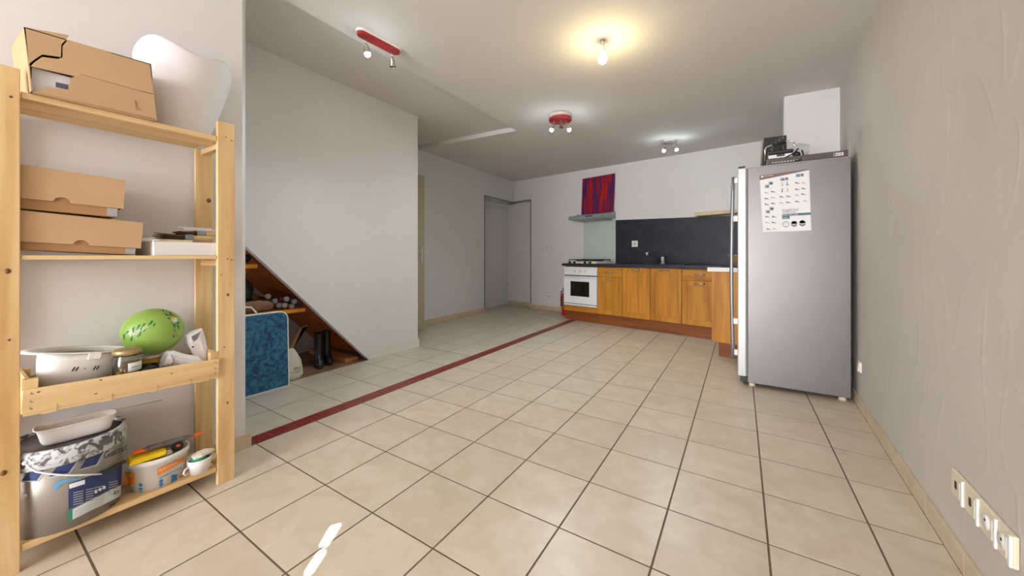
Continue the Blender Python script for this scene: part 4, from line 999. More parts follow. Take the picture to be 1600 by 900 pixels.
for pts in ([(388, 282), (420, 240), (442, 238), (420, 270)], [(262, 412), (300, 330), (330, 300), (300, 395)], [(190, 400), (200, 330), (226, 315), (215, 380)], [(100, 450), (95, 405), (112, 395), (108, 440)], [(180, 465), (190, 420), (205, 415), (195, 462)],
            [(320, 370), (345, 330), (360, 322), (338, 355)], [(245, 340), (270, 290), (296, 284), (265, 325)], [(320, 300), (335, 268), (352, 264), (340, 290)], [(128, 385), (140, 355), (165, 350), (150, 375)], [(445, 295), (455, 268), (470, 270), (460, 295)],
            [(500, 100), (560, 104), (630, 130), (560, 122)], [(560, 138), (610, 158), (655, 175), (600, 168)], [(600, 125), (650, 140), (692, 172), (645, 158)], [(655, 262), (700, 280), (748, 340), (700, 305)], [(675, 300), (700, 330), (735, 410), (712, 400), (690, 345)], [(710, 262), (740, 290), (756, 330), (735, 310)], [(720, 240), (748, 250), (750, 268), (730, 262)], [(615, 205), (640, 200), (645, 215), (628, 215)], [(675, 410), (690, 402), (696, 420), (682, 430)]): leaf(pts)
leaf([(672, 222), (690, 205), (718, 205), (722, 238), (690, 245)], M_WHITE, 1.006); leaf([(655, 215), (665, 195), (690, 195), (690, 212), (670, 225)], mat('yellow_print', rgb(240, 196, 40), 0.4), 1.008)
ta = R(207)
text('lettering', 'PALMORE', M_WHITE, r, lambda a, b: bhit(*bz(388 + (a * math.cos(ta) * 54 + b * math.sin(ta) * 54) + a * a * 0.0, 318 - (a * math.sin(ta) * 54 - b * math.cos(ta) * 54)), 1.008), 1.0)
MB().cyl((-0.070, -0.03, -0.02), (-0.084, -0.034, -0.022), 0.006, 0.009, 10).xf(RM).build('knot', M_BALLOON, r)

# crumpled paper bags
def crumple(name, label, secs, seed, m_, extra=None, loc=(0, 0, 0), amp=0.004):
    rr = thing(name, label, 'paper bag', loc); rn = random.Random(seed)
    mb = MB(loc); S = []
    for (c_, ax1, ax2) in secs:
        c_, ax1, ax2 = Vector(c_), Vector(ax1), Vector(ax2)
        S.append([c_ + ax1 * math.cos(2 * math.pi * k / 14) + ax2 * math.sin(2 * math.pi * k / 14) + Vector((rn.uniform(-amp, amp), rn.uniform(-amp, amp), rn.uniform(-amp, amp))) for k in range(14)])
    mb.loft(S, smooth=False); mb.build('bag', m_, rr)
    return rr
M_BAG = mat('white_bag_paper', rgb(236, 232, 234), 0.6, bump=0.3, bscale=25)
pb = (-2.02, 0.55, crate_z(0.55) + 0.002)
r = crumple('paper_bag', 'crumpled white paper bag lying in the crate below the balloon', [((-2.0, 0.49, 0.580), (0.004, 0.012, 0.030), (-0.03, 0, 0)), ((-2.0, 0.515, 0.573), (0.004, 0.0, 0.035), (-0.035, 0, 0)), ((-2.005, 0.555, 0.55), (0, 0, 0.036), (-0.04, 0, 0)), ((-2.01, 0.605, 0.530), (0, 0, 0.030), (-0.04, 0, 0)), ((-2.01, 0.622, 0.520), (0, 0, 0.016), (-0.03, 0, 0))], 2, M_BAG, loc=pb, amp=0.003)
MB(pb).tube([(-1.965, 0.505, 0.600), (-1.963, 0.512, 0.575), (-1.963, 0.506, 0.555)], 0.0012, 5).build('printed_line', M_INK, r)
pb = (-2.05, 0.605, crate_z(0.605) + 0.002)
r = crumple('paper_bag', 'open silver and white paper bag standing against the crate end', [((-2.03, 0.622, 0.520), (0, 0.020, 0), (-0.02, 0, 0)), ((-2.03, 0.618, 0.57), (0, 0.026, 0.004), (-0.022, 0, 0)), ((-2.035, 0.606, 0.63), (0, 0.028, 0.008), (-0.02, 0, 0)), ((-2.04, 0.598, 0.670), (0, 0.030, 0.012), (-0.016, 0, 0))], 4, M_BAG, loc=pb, amp=0.003)
mb = MB(pb); mb.extrude([(-2.004, 0.580, 0.655), (-2.004, 0.612, 0.672), (-2.003, 0.600, 0.640), (-2.003, 0.588, 0.632), (-2.003, 0.583, 0.642)], (0.0006, 0, 0)); mb.build('silver_print', mat('silver_foil', rgb(140, 142, 144), 0.35, 0.6), r)
MB(pb).box(-2.0055, -2.0035, 0.582, 0.588, 0.606, 0.612).build('printed_mark', M_INK, r)
# ------------------------------------------------------------------ bottom shelf of the rack
BC = Vector((-2.037, 0.246, ZD)); RB0, RB1, ZH = 0.128, 0.136, 0.262           # bucket: bottom and top radius, height of the wall
def rad(z): return RB0 + (RB1 - RB0) * (z - BC.z) / ZH
def chit(u, v, lift=0.001, c_=None, rf=None, sx=1.0, sy=1.0):                   # where a line of sight meets an oval tub
    c_ = c_ or BC; rf = rf or rad; d = ray(u, v); o_ = EYEP - c_; z = c_.z + 0.1
    for k in range(6):
        rr = rf(z) + lift
        D = (d.x / sx, d.y / sy); O = (o_.x / sx, o_.y / sy)
        a = D[0] ** 2 + D[1] ** 2; b = 2 * (D[0] * O[0] + D[1] * O[1]); q = max(0, b * b - 4 * a * (O[0] ** 2 + O[1] ** 2 - rr * rr))
        t = (-b - math.sqrt(q)) / (2 * a); p = EYEP + d * t; z = p.z
    return p - c_
def patch(name, quadpx, m_, parent, hit, lift=0.001, nx=10, ny=4):
    TL, TR, BR_, BL = [Vector((*p, 0)) for p in quadpx]; V = []
    for j in range(ny + 1):
        for i in range(nx + 1):
            s_, t = i / nx, j / ny
            q = TL * (1 - s_) * (1 - t) + TR * s_ * (1 - t) + BR_ * s_ * t + BL * (1 - s_) * t
            V.append(hit(q.x, q.y, lift))
    mb = MB(); mb.add(V, [(j * (nx + 1) + i, j * (nx + 1) + i + 1, (j + 1) * (nx + 1) + i + 1, (j + 1) * (nx + 1) + i) for j in range(ny) for i in range(nx)], True)
    return mb.build(name, m_, parent)
def bk(zx, zy): return (30 + zx * 0.24457, 630 + zy * 0.24444)
M_BUCKET = mat('silver_grey_plastic', rgb(152, 146, 138), 0.38, 0.45, var=0.05, vscale=3)
M_SMEAR = mat('paint_smeared_lid', rgb(206, 208, 210), 0.5, col2=rgb(92, 90, 92), vscale=34, detail=5, distort=1.2, lo=0.42, hi=0.52)
M_LIDTOP = mat('dirty_lid_top', rgb(98, 90, 88), 0.6, col2=rgb(70, 64, 62), vscale=8)
r = thing('paint_bucket', 'large silver paint bucket with smeared lid on the bottom shelf', 'bucket', BC)
MB().lathe([(0, 0.0005), (RB0, 0.0005), (RB1, ZH), (0, ZH)], n=40).build('tub', M_BUCKET, r)
MB().lathe([(RB1 + 0.001, ZH - 0.038), (RB1 + 0.008, ZH - 0.036), (RB1 + 0.009, ZH + 0.012), (RB1 + 0.006, ZH + 0.022), (RB1 - 0.004, ZH + 0.022), (RB1 - 0.006, ZH + 0.010)], n=40).build('lid_rim', M_SMEAR, r)
MB().lathe([(0, ZH + 0.003), (RB1 - 0.005, ZH + 0.003), (RB1 - 0.005, ZH + 0.012), (0, ZH + 0.012)], n=40).build('lid', M_LIDTOP, r)
ZLID = BC.z + ZH + 0.012
M_NAVY = mat('navy_print', rgb(36, 56, 104), 0.45); M_BLUE2 = mat('light_blue_arc', rgb(96, 150, 186), 0.45)
for q in ([(65, 430), (178, 402), (112, 495), (12, 497)], [(258, 382), (385, 350), (312, 447), (190, 472)], [(440, 333), (545, 300), (492, 392), (386, 422)]):
    w_ = [(q[0][0] - 3, q[0][1] - 4), (q[1][0] + 14, q[1][1] - 8), (q[2][0] + 10, q[2][1] + 8), (q[3][0] - 4, q[3][1] + 8)]
    patch('print_border', [bk(*p) for p in w_], M_GREYP, r, chit, 0.0008, 6, 3); patch('blue_band', [bk(*p) for p in q], M_NAVY, r, chit, 0.0014, 6, 3)
text('lettering', 'Guittet', M_INK, r, lambda a, b: chit(*bk(540 + a * 52, 358 - b * 62 - a * 21), 0.0014), 1.0)
arc = [((214, 545), (232, 560)), ((225, 515), (246, 545)), ((262, 490), (268, 520)), ((320, 478), (318, 500)), ((400, 480), (398, 488))]
for a, b in zip(arc[:-1], arc[1:]): patch('blue_arc', [bk(*a[0]), bk(*b[0]), bk(*b[1]), bk(*a[1])], M_BLUE2, r, chit, 0.0012, 4, 2)
lab = patch('label', [bk(315, 515), bk(655, 392), bk(652, 520), bk(316, 678)], M_NAVY, r, chit, 0.0010, 16, 6)
patch('label_text_block', [bk(340, 678), bk(652, 522), bk(650, 592), bk(340, 745)], mat('pale_label', rgb(214, 218, 220), 0.5), lab, chit, 0.0012, 12, 3)
patch('label_corner', [bk(313, 685), bk(341, 675), bk(341, 748), bk(312, 758)], mat('green_label', rgb(40, 130, 100), 0.5), lab, chit, 0.0014, 3, 3)
patch('label_tag', [bk(318, 519), bk(420, 488), bk(420, 516), bk(320, 548)], M_PAPER, lab, chit, 0.0016, 5, 2)
for k in range(6):
    for x0_, x1_ in ((345, 410), (425, 475), (480, 545), (572, 630)):
        y = lambda x: 572 + k * 15 - (x - 345) * 0.235 - (12 if x > 560 else 0)
        if k in (2, 3) and x0_ == 480: continue
        patch('printed_line', [bk(x0_, y(x0_)), bk(x1_, y(x1_)), bk(x1_, y(x1_) + 5), bk(x0_, y(x0_) + 5)], M_GREYP, lab, chit, 0.0016, 3, 1)
for x, y in ((490, 566), (517, 552), (543, 540)):
    patch('round_mark', [bk(x - 9, y - 7), bk(x + 9, y - 12), bk(x + 9, y + 6), bk(x - 9, y + 11)], M_PAPER, lab, chit, 0.0018, 2, 2)
for k in range(5):
    patch('printed_line', [bk(352, 690 + k * 10), bk(540, 608 + k * 9.5), bk(540, 611 + k * 9.5), bk(352, 693 + k * 10)], M_GREYP, lab, chit, 0.0016, 6, 1)
text('lettering', 'A+', M_INK, lab, lambda a, b: chit(*bk(600 + a * 34, 592 - b * 40 - a * 15), 0.0018), 1.0)
text('lettering', 'PPG', M_NAVY, r, lambda a, b: chit(*bk(574 + a * 22, 668 - b * 30 - a * 9), 0.0014), 1.0)
patch('small_mark', [bk(26, 582), bk(50, 578), bk(50, 598), bk(26, 602)], M_PAPER, r, chit, 0.0012, 2, 2)
patch('lid_print', [bk(510, 240), bk(600, 206), bk(598, 248), bk(510, 282)], mat('grey_lid_print', rgb(96, 100, 104), 0.5), r, lambda u, v, l: chit(u, v, 0.0105), 0.0, 4, 2)
wire = [chit(*bk(x, y), l) for x, y, l in ((38, 382, 0.009), (60, 408, 0.010), (110, 438, 0.010), (200, 452, 0.010), (300, 460, 0.011), (420, 458, 0.012), (535, 452, 0.012))]
h = MB().tube(wire, 0.0028, 7).build('wire_handle', M_WHITE, r)
grip = [chit(*bk(x, y), l) for x, y, l in ((528, 448, 0.012), (580, 425, 0.012), (635, 392, 0.013), (672, 372, 0.014))]
MB().tube(grip, 0.0065, 8).build('grip', M_BLACK, h)
MB().ball(wire[0], 0.007, 0.007, 0.007, 10, 8).build('handle_ear', M_WHITE, r)

# white planter tray on the lid
def rrect(cx, cy, a, b, z, k=24, e=4.0):
    out = []
    for i in range(k):
        t = 2 * math.pi * i / k; c_, s_ = math.cos(t), math.sin(t)
        out.append((cx + a * math.copysign(abs(c_) ** (2 / e), c_), cy + b * math.copysign(abs(s_) ** (2 / e), s_), z))
    return out
po_ = Vector((-2.00, 0.262, ZLID + 0.0012))
r = thing('planter_tray', 'long white plastic planter tray lying on the paint bucket lid', 'tray', po_, R(-3))
mb = MB(); S = [rrect(0, 0, 0.030, 0.076, 0), rrect(0, 0, 0.034, 0.081, 0.006), rrect(0, 0, 0.042, 0.090, 0.056), rrect(0, 0, 0.048, 0.098, 0.058), rrect(0, 0, 0.048, 0.098, 0.062), rrect(0, 0, 0.040, 0.088, 0.062), rrect(0, 0, 0.033, 0.080, 0.008)]
mb.loft(S); mb.build('shell', mat('dusty_white_plastic', rgb(236, 230, 226), 0.5, var=0.05, vscale=12), r, sub=1)
p0, p1 = onX(168, 643, -2.10), onX(254, 625, -2.165)
o = MB(tuple(p0)).tube([p0, (p0 + p1) / 2, p1], 0.0018, 6).build('thin_stick', mat('pale_stick', rgb(214, 208, 202), 0.6)); o.location = p0; tag(o, 'thin pale rod leaning from the planter tray to the wall', 'stick')

# oval filler tub
TC = Vector((-2.015, 0.480, ZD)); TSX, TSY = 0.82, 1.0
def trad(z): return 0.080 + 0.012 * (z - ZD) / 0.115
def thit(u, v, lift=0.001): return chit(u, v, lift, TC, trad, TSX, TSY)
r = thing('filler_tub', 'white filler tub with orange labels on the bottom shelf', 'tub', TC)
MB().lathe([(0, 0.0005), (0.080, 0.0005), (0.0905, 0.098), (0.094, 0.098), (0.095, 0.118), (0.090, 0.118), (0.078, 0.010), (0, 0.008)], n=36, sx=TSX, sy=TSY).build('tub', M_WHITE, r)
MB().lathe([(0, 0.085), (0.0865, 0.085), (0.0865, 0.088), (0, 0.088)], n=30, sx=TSX, sy=TSY).build('filler', mat('beige_filler', rgb(196, 170, 132), 0.9, bump=0.4, bscale=30), r)
def tb_(zx, zy): return (185 + zx * 0.13333, 670 + zy * 0.13333)
M_OLAB = mat('orange_label', rgb(236, 130, 20), 0.45); M_BLAB = mat('blue_label_print', rgb(20, 120, 180), 0.45)
patch('orange_label', [tb_(462, 470), tb_(785, 320), tb_(772, 375), tb_(460, 555)], M_OLAB, r, thit, 0.0012, 12, 3)
patch('orange_label', [tb_(72, 500), tb_(190, 520), tb_(192, 652), tb_(74, 650)], M_OLAB, r, thit, 0.0012, 6, 3)
patch('blue_line', [tb_(480, 580), tb_(742, 452), tb_(742, 458), tb_(480, 587)], M_BLAB, r, thit, 0.0012, 8, 1)
text('lettering', 'PLACOMIX', M_WHITE, r, lambda a, b: thit(*tb_(476 + a * 43, 508 - b * 40 - a * 20), 0.0018), 1.0)
text('lettering', 'MIX', M_WHITE, r, lambda a, b: thit(*tb_(82 + a * 40, 560 - b * 40 + a * 2), 0.0018), 1.0)
text('lettering', 'Placo', M_BLAB, r, lambda a, b: thit(*tb_(86 + a * 42, 748 - b * 48 + a * 2), 0.0018), 1.0)
for x, y in ((500, 612), (500, 652), (500, 692), (260, 660), (260, 706), (260, 752), (640, 556), (640, 594), (634, 634), (670, 552), (670, 592)):
    mb = MB(); n = 12; V = [thit(*tb_(x, y), 0.0014)] + [thit(*tb_(x + 24 * math.cos(2 * math.pi * k / n), y + 18 * math.sin(2 * math.pi * k / n) - 8 * math.cos(2 * math.pi * k / n) * (x > 300)), 0.0014) for k in range(n)]
    mb.add(V, [(0, i + 1, (i + 1) % n + 1) for i in range(n)]); mb.build('blue_symbol', M_BLAB, r)
# tools lying on the tub
zr = ZD + 0.1185
so_ = (-1.985, 0.445, zr)
r = thing('yellow_sponge', 'yellow sponge float lying on the filler tub', 'sponge', so_, R(-6))
MB().hexa([(-0.035, -0.062, 0.001), (0.035, -0.060, 0.001), (0.032, 0.045, 0.001), (-0.035, 0.045, 0.001)], [(-0.033, -0.058, 0.022), (0.033, -0.056, 0.022), (0.030, 0.048, 0.020), (-0.035, 0.045, 0.020)]).build('sponge', mat('yellow_foam', rgb(246, 208, 20), 0.7, bump=0.1, bscale=80), r, bevel=0.006)
MB().hexa([(-0.034, 0.0455, 0.001), (0.031, 0.0455, 0.001), (0.03, 0.062, 0.001), (-0.034, 0.062, 0.001)], [(-0.034, 0.0455, 0.018), (0.029, 0.049, 0.019), (0.03, 0.062, 0.012), (-0.034, 0.062, 0.012)]).build('backing', mat('grey_foam', rgb(160, 146, 130), 0.8), r)
a_, b_ = onX(205, 708, -1.985), onX(316, 692, -2.005)
a_.z = zr + 0.030; b_.z = max(b_.z, zr + 0.012)
r = thing('taping_knife', 'orange and black handled taping knife lying across the filler tub', 'tool', a_)
ax_ = (b_ - a_); L = ax_.length; ax_.normalize(); sd = Vector((0, 0, 1)).cross(ax_).normalized(); up = ax_.cross(sd)
def P3(l, s_, z): return ax_ * l + sd * s_ + up * z
MB().loft([[P3(l, w_ * math.cos(t), 0.010 + h_ * math.sin(t)) for t in [2 * math.pi * k / 10 for k in range(10)]] for l, w_, h_ in ((0.0, 0.004, 0.003), (0.006, 0.012, 0.007), (0.05, 0.014, 0.009), (0.12, 0.016, 0.010), (0.19, 0.013, 0.008), (L - 0.004, 0.010, 0.006), (L, 0.004, 0.003))]).build('handle', mat('orange_plastic', rgb(240, 110, 30), 0.4), r)
MB().loft([[P3(l, -0.004 + w_ * math.cos(t), 0.012 + h_ * math.sin(t)) for t in [2 * math.pi * k / 10 for k in range(10)]] for l, w_, h_ in ((0.025, 0.006, 0.004), (0.05, 0.0135, 0.0095), (0.12, 0.0155, 0.0105), (0.17, 0.0125, 0.0085), (0.20, 0.006, 0.004))]).build('black_grip', mat('scuffed_black', rgb(40, 40, 42), 0.5, col2=rgb(110, 108, 104), vscale=40, lo=0.55, hi=0.75), r)
MB().loft([[P3(0.135 + q * math.cos(t), -0.026, -0.008 + q * math.sin(t)) for t in [2 * math.pi * k / 16 for k in range(16)]] if j == 0 else [P3(0.135 + q * math.cos(t), -0.012, -0.008 + q * math.sin(t)) for t in [2 * math.pi * k / 16 for k in range(16)]] for j, q in ((0, 0.0175), (1, 0.0185))]).build('end_knob', M_BLACK, r, bevel=0.003)
MB().loft([[P3(0.133 + q * math.cos(t), s_, -0.004 + q * 0.7 * math.sin(t)) for t in [2 * math.pi * k / 12 for k in range(12)]] for s_, q in ((-0.0275, 0.007), (-0.0262, 0.007))]).build('knob_inlay', mat('orange_plastic', rgb(240, 110, 30), 0.4), r)
c0, c1 = onX(208, 697, -2.05), onX(300, 688, -2.06)
c0.z = zr + 0.001; c1.z = zr + 0.001
o_ = Vector(c0); mb = MB(tuple(o_)); dd = (c1 - c0).normalized(); nn = Vector((0, 0, 1)).cross(dd)
mb.hexa([c0 - nn * 0.02, c1 - nn * 0.02, c1 + nn * 0.02, c0 + nn * 0.02], [q + Vector((0, 0, 0.004)) for q in (c0 - nn * 0.02, c1 - nn * 0.02, c1 + nn * 0.02, c0 + nn * 0.02)])
o = mb.build('steel_rule', mat('dull_steel_strip', rgb(186, 180, 172), 0.35, 0.6, var=0.15, vscale=30)); o.location = o_; tag(o, 'dull flat steel blade lying behind the taping knife', 'tool')
# small white cup
CC = Vector((-1.956, 0.594, ZD))
r = thing('plastic_cup', 'small white handled cup holding green spools on the bottom shelf', 'cup', CC)
MB().lathe([(0, 0.0005), (0.032, 0.0005), (0.036, 0.03), (0.0375, 0.032), (0.0405, 0.058), (0.038, 0.058), (0.033, 0.006), (0, 0.005)], n=28, sx=0.9, sy=1.05).build('cup', M_WHITE, r)
MB().tube([(0.005, -0.038, 0.036), (0.010, -0.052, 0.032), (0.010, -0.056, 0.020), (0.004, -0.048, 0.008), (0.0, -0.036, 0.012)], 0.004, 7).build('handle', M_WHITE, r)
MB().lathe([(0, 0.044), (0.034, 0.044), (0.034, 0.052), (0, 0.052)], n=20, sx=0.88, sy=1.02).build('contents', mat('maroon_liner', rgb(120, 50, 62), 0.7), r)
o = MB().lathe([(0.010, 0.0005), (0.026, 0.0005), (0.026, 0.012), (0.010, 0.012), (0.010, 0.0005)], n=24).build('thread_spool', mat('green_thread', rgb(40, 150, 106), 0.6)); o.location = CC + Vector((0.0, -0.004, 0.0525)); tag(o, 'green ring spool lying in the small white cup', 'spool')
rr = thing('masking_tape', 'torn cream paper tape lying on the green spool in the cup', 'tape', CC + Vector((0, 0.006, 0.0645)))
MB().loft([[(-0.022, -0.032, 0.0), (0.018, -0.030, 0.0), (0.018, -0.028, 0.006), (-0.022, -0.030, 0.006)], [(-0.024, -0.010, 0.002), (0.024, -0.006, 0.002), (0.022, -0.006, 0.014), (-0.022, -0.010, 0.014)], [(-0.02, 0.018, 0.004), (0.018, 0.022, 0.004), (0.016, 0.022, 0.016), (-0.018, 0.018, 0.016)], [(-0.012, 0.042, 0.006), (0.008, 0.044, 0.006), (0.008, 0.044, 0.009), (-0.012, 0.042, 0.009)]], smooth=False).build('crumpled_strip', mat('cream_paper', rgb(226, 218, 204), 0.8), rr)
# ------------------------------------------------------------------ cupboard under the stairs
def zs_(y): return 1.09 - 1.048 * (y - 1.218)           # underside of the stairs
XB = -3.87
M_DIRTY = mat('dirty_plaster', rgb(196, 188, 182), 0.9, col2=rgb(120, 92, 80), vscale=7, detail=7, lo=0.24, hi=0.36)
struct(MB().box(XB - 0.08, XB, 0.80, 2.80, 0, ZT).build('wall_cupboard', M_DIRTY), 'stained white wall at the back of the stair cupboard')
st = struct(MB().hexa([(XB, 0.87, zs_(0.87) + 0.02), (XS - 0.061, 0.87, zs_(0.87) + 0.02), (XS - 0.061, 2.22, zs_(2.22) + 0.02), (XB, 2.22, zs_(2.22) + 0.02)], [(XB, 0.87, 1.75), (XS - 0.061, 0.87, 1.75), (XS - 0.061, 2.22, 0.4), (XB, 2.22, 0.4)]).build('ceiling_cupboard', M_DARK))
nb = 5
for k in range(nb):
    xa = XS - 0.062 - (XS - 0.062 - XB) * k / nb - 0.002; xb = XS - 0.062 - (XS - 0.062 - XB) * (k + 1) / nb + 0.002
    MB().hexa([(xb, 0.87, zs_(0.87)), (xa, 0.87, zs_(0.87)), (xa, 2.215, zs_(2.215)), (xb, 2.215, zs_(2.215))], [(xb, 0.87, zs_(0.87) + 0.019), (xa, 0.87, zs_(0.87) + 0.019), (xa, 2.215, zs_(2.215) + 0.019), (xb, 2.215, zs_(2.215) + 0.019)]).build('soffit_board', M_ORANGE, st)
def cup_shelf(label, zt, th, yend):
    o_ = (-3.5, 1.2, zt - th)
    o = MB(o_).box(XB + 0.002, XS - 0.066, 0.868, yend, zt - th, zt).build('cupboard_shelf', M_ORANGESH, bevel=0.002); o.location = o_
    tag(o, label, 'shelf')
cup_shelf('upper orange wooden shelf in the stair cupboard', 0.942, 0.030, 1.296)
cup_shelf('lower orange wooden shelf in the stair cupboard, holding camping gear', 0.565, 0.030, 1.655)
ZU, ZL = 0.942, 0.565
def lump(name, label, cat, c_, r_, m_, seed, amp=0.15, group=None):
    o_ = Vector((c_[0], c_[1], c_[2] - r_[2]))
    rn = random.Random(seed); mb = MB(tuple(o_)); mb.ball(c_, *r_, 22, 14)
    ph = [(rn.uniform(4, 9), rn.uniform(0, 6), rn.uniform(4, 9), rn.uniform(0, 6)) for k in range(3)]
    C_ = Vector(c_)
    for i, p in enumerate(mb.v):
        d_ = p - C_; n_ = Vector((d_.x / r_[0], d_.y / r_[1], d_.z / r_[2]))
        s_ = 1 + amp * sum(math.sin(a * n_.x + b + e * n_.z) * math.sin(e * n_.y + g_) for a, b, e, g_ in ph) / 2
        q = C_ + d_ * s_; q.z = max(q.z, o_.z + 0.001); mb.v[i] = q
    o = mb.build(name, m_); o.location = o_; return tag(o, label, cat, group)
lump('fabric_bundle', 'navy fabric bundle on the upper cupboard shelf', 'bundle', (-3.22, 1.165, 0.990), (0.085, 0.125, 0.047), mat('navy_fabric', rgb(28, 42, 84), 0.9), 1, 0.10)
lump('plastic_bag', 'dark green plastic bag on the lower cupboard shelf', 'bag', (-3.28, 1.16, 0.722), (0.10, 0.165, 0.155), mat('dark_green_plastic', rgb(34, 58, 48), 0.3, bump=0.5, bscale=9), 2, 0.12)
lump('cloth_bag', 'brown cloth bag lying behind the blue table top', 'bag', (-3.165, 1.30, 0.612), (0.030, 0.13, 0.046), mat('brown_cloth', rgb(136, 100, 82), 0.9, var=0.15, vscale=14, bump=0.3, bscale=20), 3, 0.16)
lump('cushion', 'small violet grey cushion at the end of the lower cupboard shelf', 'cushion', (-3.30, onX(465, 474, -3.30).y, ZL + 0.050), (0.055, 0.068, 0.049), mat('violet_grey_fabric', rgb(92, 84, 100), 0.9, bump=0.2, bscale=30), 4, 0.06)
lump('shoe', 'worn pinkish shoe on top of the camping gear', 'shoe', (-3.42, 1.29, 0.855), (0.05, 0.035, 0.028), mat('pinkish_leather', rgb(160, 112, 96), 0.8), 6, 0.1)
def folded_chair(label, feet, tube_m, foot_m, fab_m, root):
    rr = thing('folding_chair', label, 'chair', root, 0, 'folded camping chairs in the stair cupboard')
    R0 = Vector(root)
    for (u, v) in feet:
        p = onX(u, v, -3.175); q = Vector((-3.74, p.y - 0.10, p.z + 0.02))
        l = MB(root).tube([p, q], 0.009, 8).build('leg', tube_m, rr)
        d_ = (p - q).normalized()
        MB(root).cyl(p - d_ * 0.005, p + d_ * 0.022, 0.019, 0.021, 12).build('foot', foot_m, l, bevel=0.003)
    zz = [onX(u, v, -3.175) for u, v in feet]; c_ = sum(zz, Vector()) / len(zz)
    return rr, c_
rr, c_ = folded_chair('folded camping chair with olive tubes lying on the lower cupboard shelf', [(417, 463), (428, 470), (413, 476), (434, 477)], mat('olive_tube', rgb(112, 88, 40), 0.5), mat('grey_foot', rgb(136, 128, 128), 0.6), None, (-3.45, 1.30, ZL))
MB((-3.45, 1.30, ZL)).loft([[(x, c_.y - 0.075 + ry * math.cos(t), c_.z + 0.035 + rz * math.sin(t)) for t in [2 * math.pi * k / 12 for k in range(12)]] for x, ry, rz in ((-3.26, 0.03, 0.02), (-3.32, 0.045, 0.034), (-3.6, 0.045, 0.034), (-3.72, 0.03, 0.02))]).build('folded_seat', mat('brown_canvas', rgb(104, 78, 44), 0.9), rr)
rr, c_ = folded_chair('folded camping chair with grey tubes and pale feet beside the cushion', [(446, 467), (458, 471), (443, 477), (454, 478.5)], mat('grey_tube', rgb(76, 70, 78), 0.4, 0.3), mat('pale_grey_foot', rgb(176, 172, 180), 0.55), None, (-3.45, 1.45, ZL))
MB((-3.45, 1.45, ZL)).loft([[(x, c_.y - 0.060 + ry * math.cos(t), c_.z + 0.030 + rz * math.sin(t)) for t in [2 * math.pi * k / 12 for k in range(12)]] for x, ry, rz in ((-3.28, 0.025, 0.018), (-3.34, 0.034, 0.026), (-3.6, 0.034, 0.026), (-3.72, 0.025, 0.018))]).build('folded_seat', mat('dark_canvas', rgb(58, 50, 58), 0.9), rr)
MB((-3.45, 1.45, ZL)).box(-3.212, -3.208, c_.y - 0.050, c_.y - 0.034, c_.z + 0.022, c_.z + 0.050).build('red_tag', mat('red_tag', rgb(196, 40, 34), 0.6), rr)

# folding table with blue marbled top, standing on edge
to_ = (-2.958, 1.19, 0.0)
r = thing('folding_table', 'folded camping table with blue marbled top and white edge standing by the cupboard', 'table', to_); r.rotation_euler = (0, -R(2.0), 0)
ya, yb, zt_ = -0.25, 0.260, 0.583
def rpoly(ins):
    q = [(ya + ins, ins), (yb - ins, ins)]; rc = 0.062 - ins
    for s_, a0 in ((1, 0), (-1, 90)):
        cx_ = (yb - ins - rc) if s_ == 1 else (ya + ins + rc)
        q += [(cx_ + rc * math.cos(R(a0 + a)), zt_ - ins - rc + rc * math.sin(R(a0 + a))) for a in range(0, 91, 15)]
    return q
M_TABLE = mat('blue_marbled_laminate', rgb(46, 124, 152), 0.4, col2=rgb(20, 58, 106), vscale=13, detail=3, distort=2.2, lo=0.36, hi=0.66)
for x0_, nm in ((-0.016, 'table_half'), (-0.036, 'table_half')):
    mb = MB(); mb.extrude([(x0_, y, z) for y, z in rpoly(0.0)], (0.016, 0, 0)); hf = mb.build(nm, M_WHITE, r, bevel=0.002)
    if x0_ > -0.02:
        mb = MB(); mb.extrude([(0.0001, y, z) for y, z in rpoly(0.009)], (0.001, 0, 0)); f_ = mb.build('table_top', M_TABLE, hf); f_['label'] = 'blue marbled laminate'
MB().tube([(-0.020, -0.10, zt_ - 0.002), (-0.020, -0.095, zt_ + 0.045), (-0.020, -0.06, zt_ + 0.062), (-0.020, 0.015, zt_ + 0.050), (-0.020, 0.045, zt_ + 0.012), (-0.020, 0.050, zt_ - 0.002)], 0.006, 8).build('carry_handle', M_WHITE, r)
# white sack
ko = (-3.10, 1.52, 0)
r = thing('plaster_sack', 'crumpled white paper sack standing beside the blue table', 'sack', ko)
rn = random.Random(8); S = []
for z, a, b, oy in ((0.001, 0.05, 0.085, 0.0), (0.03, 0.06, 0.10, 0.0), (0.09, 0.058, 0.098, 0.0), (0.15, 0.048, 0.085, -0.004), (0.20, 0.036, 0.065, -0.008), (0.235, 0.022, 0.05, -0.01), (0.25, 0.010, 0.035, -0.01)):
    S.append([(a * math.cos(2 * math.pi * k / 18) + rn.uniform(-0.004, 0.004), oy + b * math.sin(2 * math.pi * k / 18) + rn.uniform(-0.005, 0.005), z) for k in range(18)])
MB().loft(S, smooth=False).build('sack', mat('sack_paper', rgb(206, 200, 186), 0.8, bump=0.3, bscale=18), r)
text('lettering', 'IPSO', M_INK, r, lambda a, b: (0.0625 - 0.0, 0.0 + a * 0.033, 0.082 + b * 0.035), 1.0)
for z, y0_, y1_ in ((0.068, -0.02, 0.07), (0.062, 0.01, 0.05)): MB().box(0.0615, 0.0622, y0_, y1_, z, z + 0.002).build('printed_line', M_INK, r)
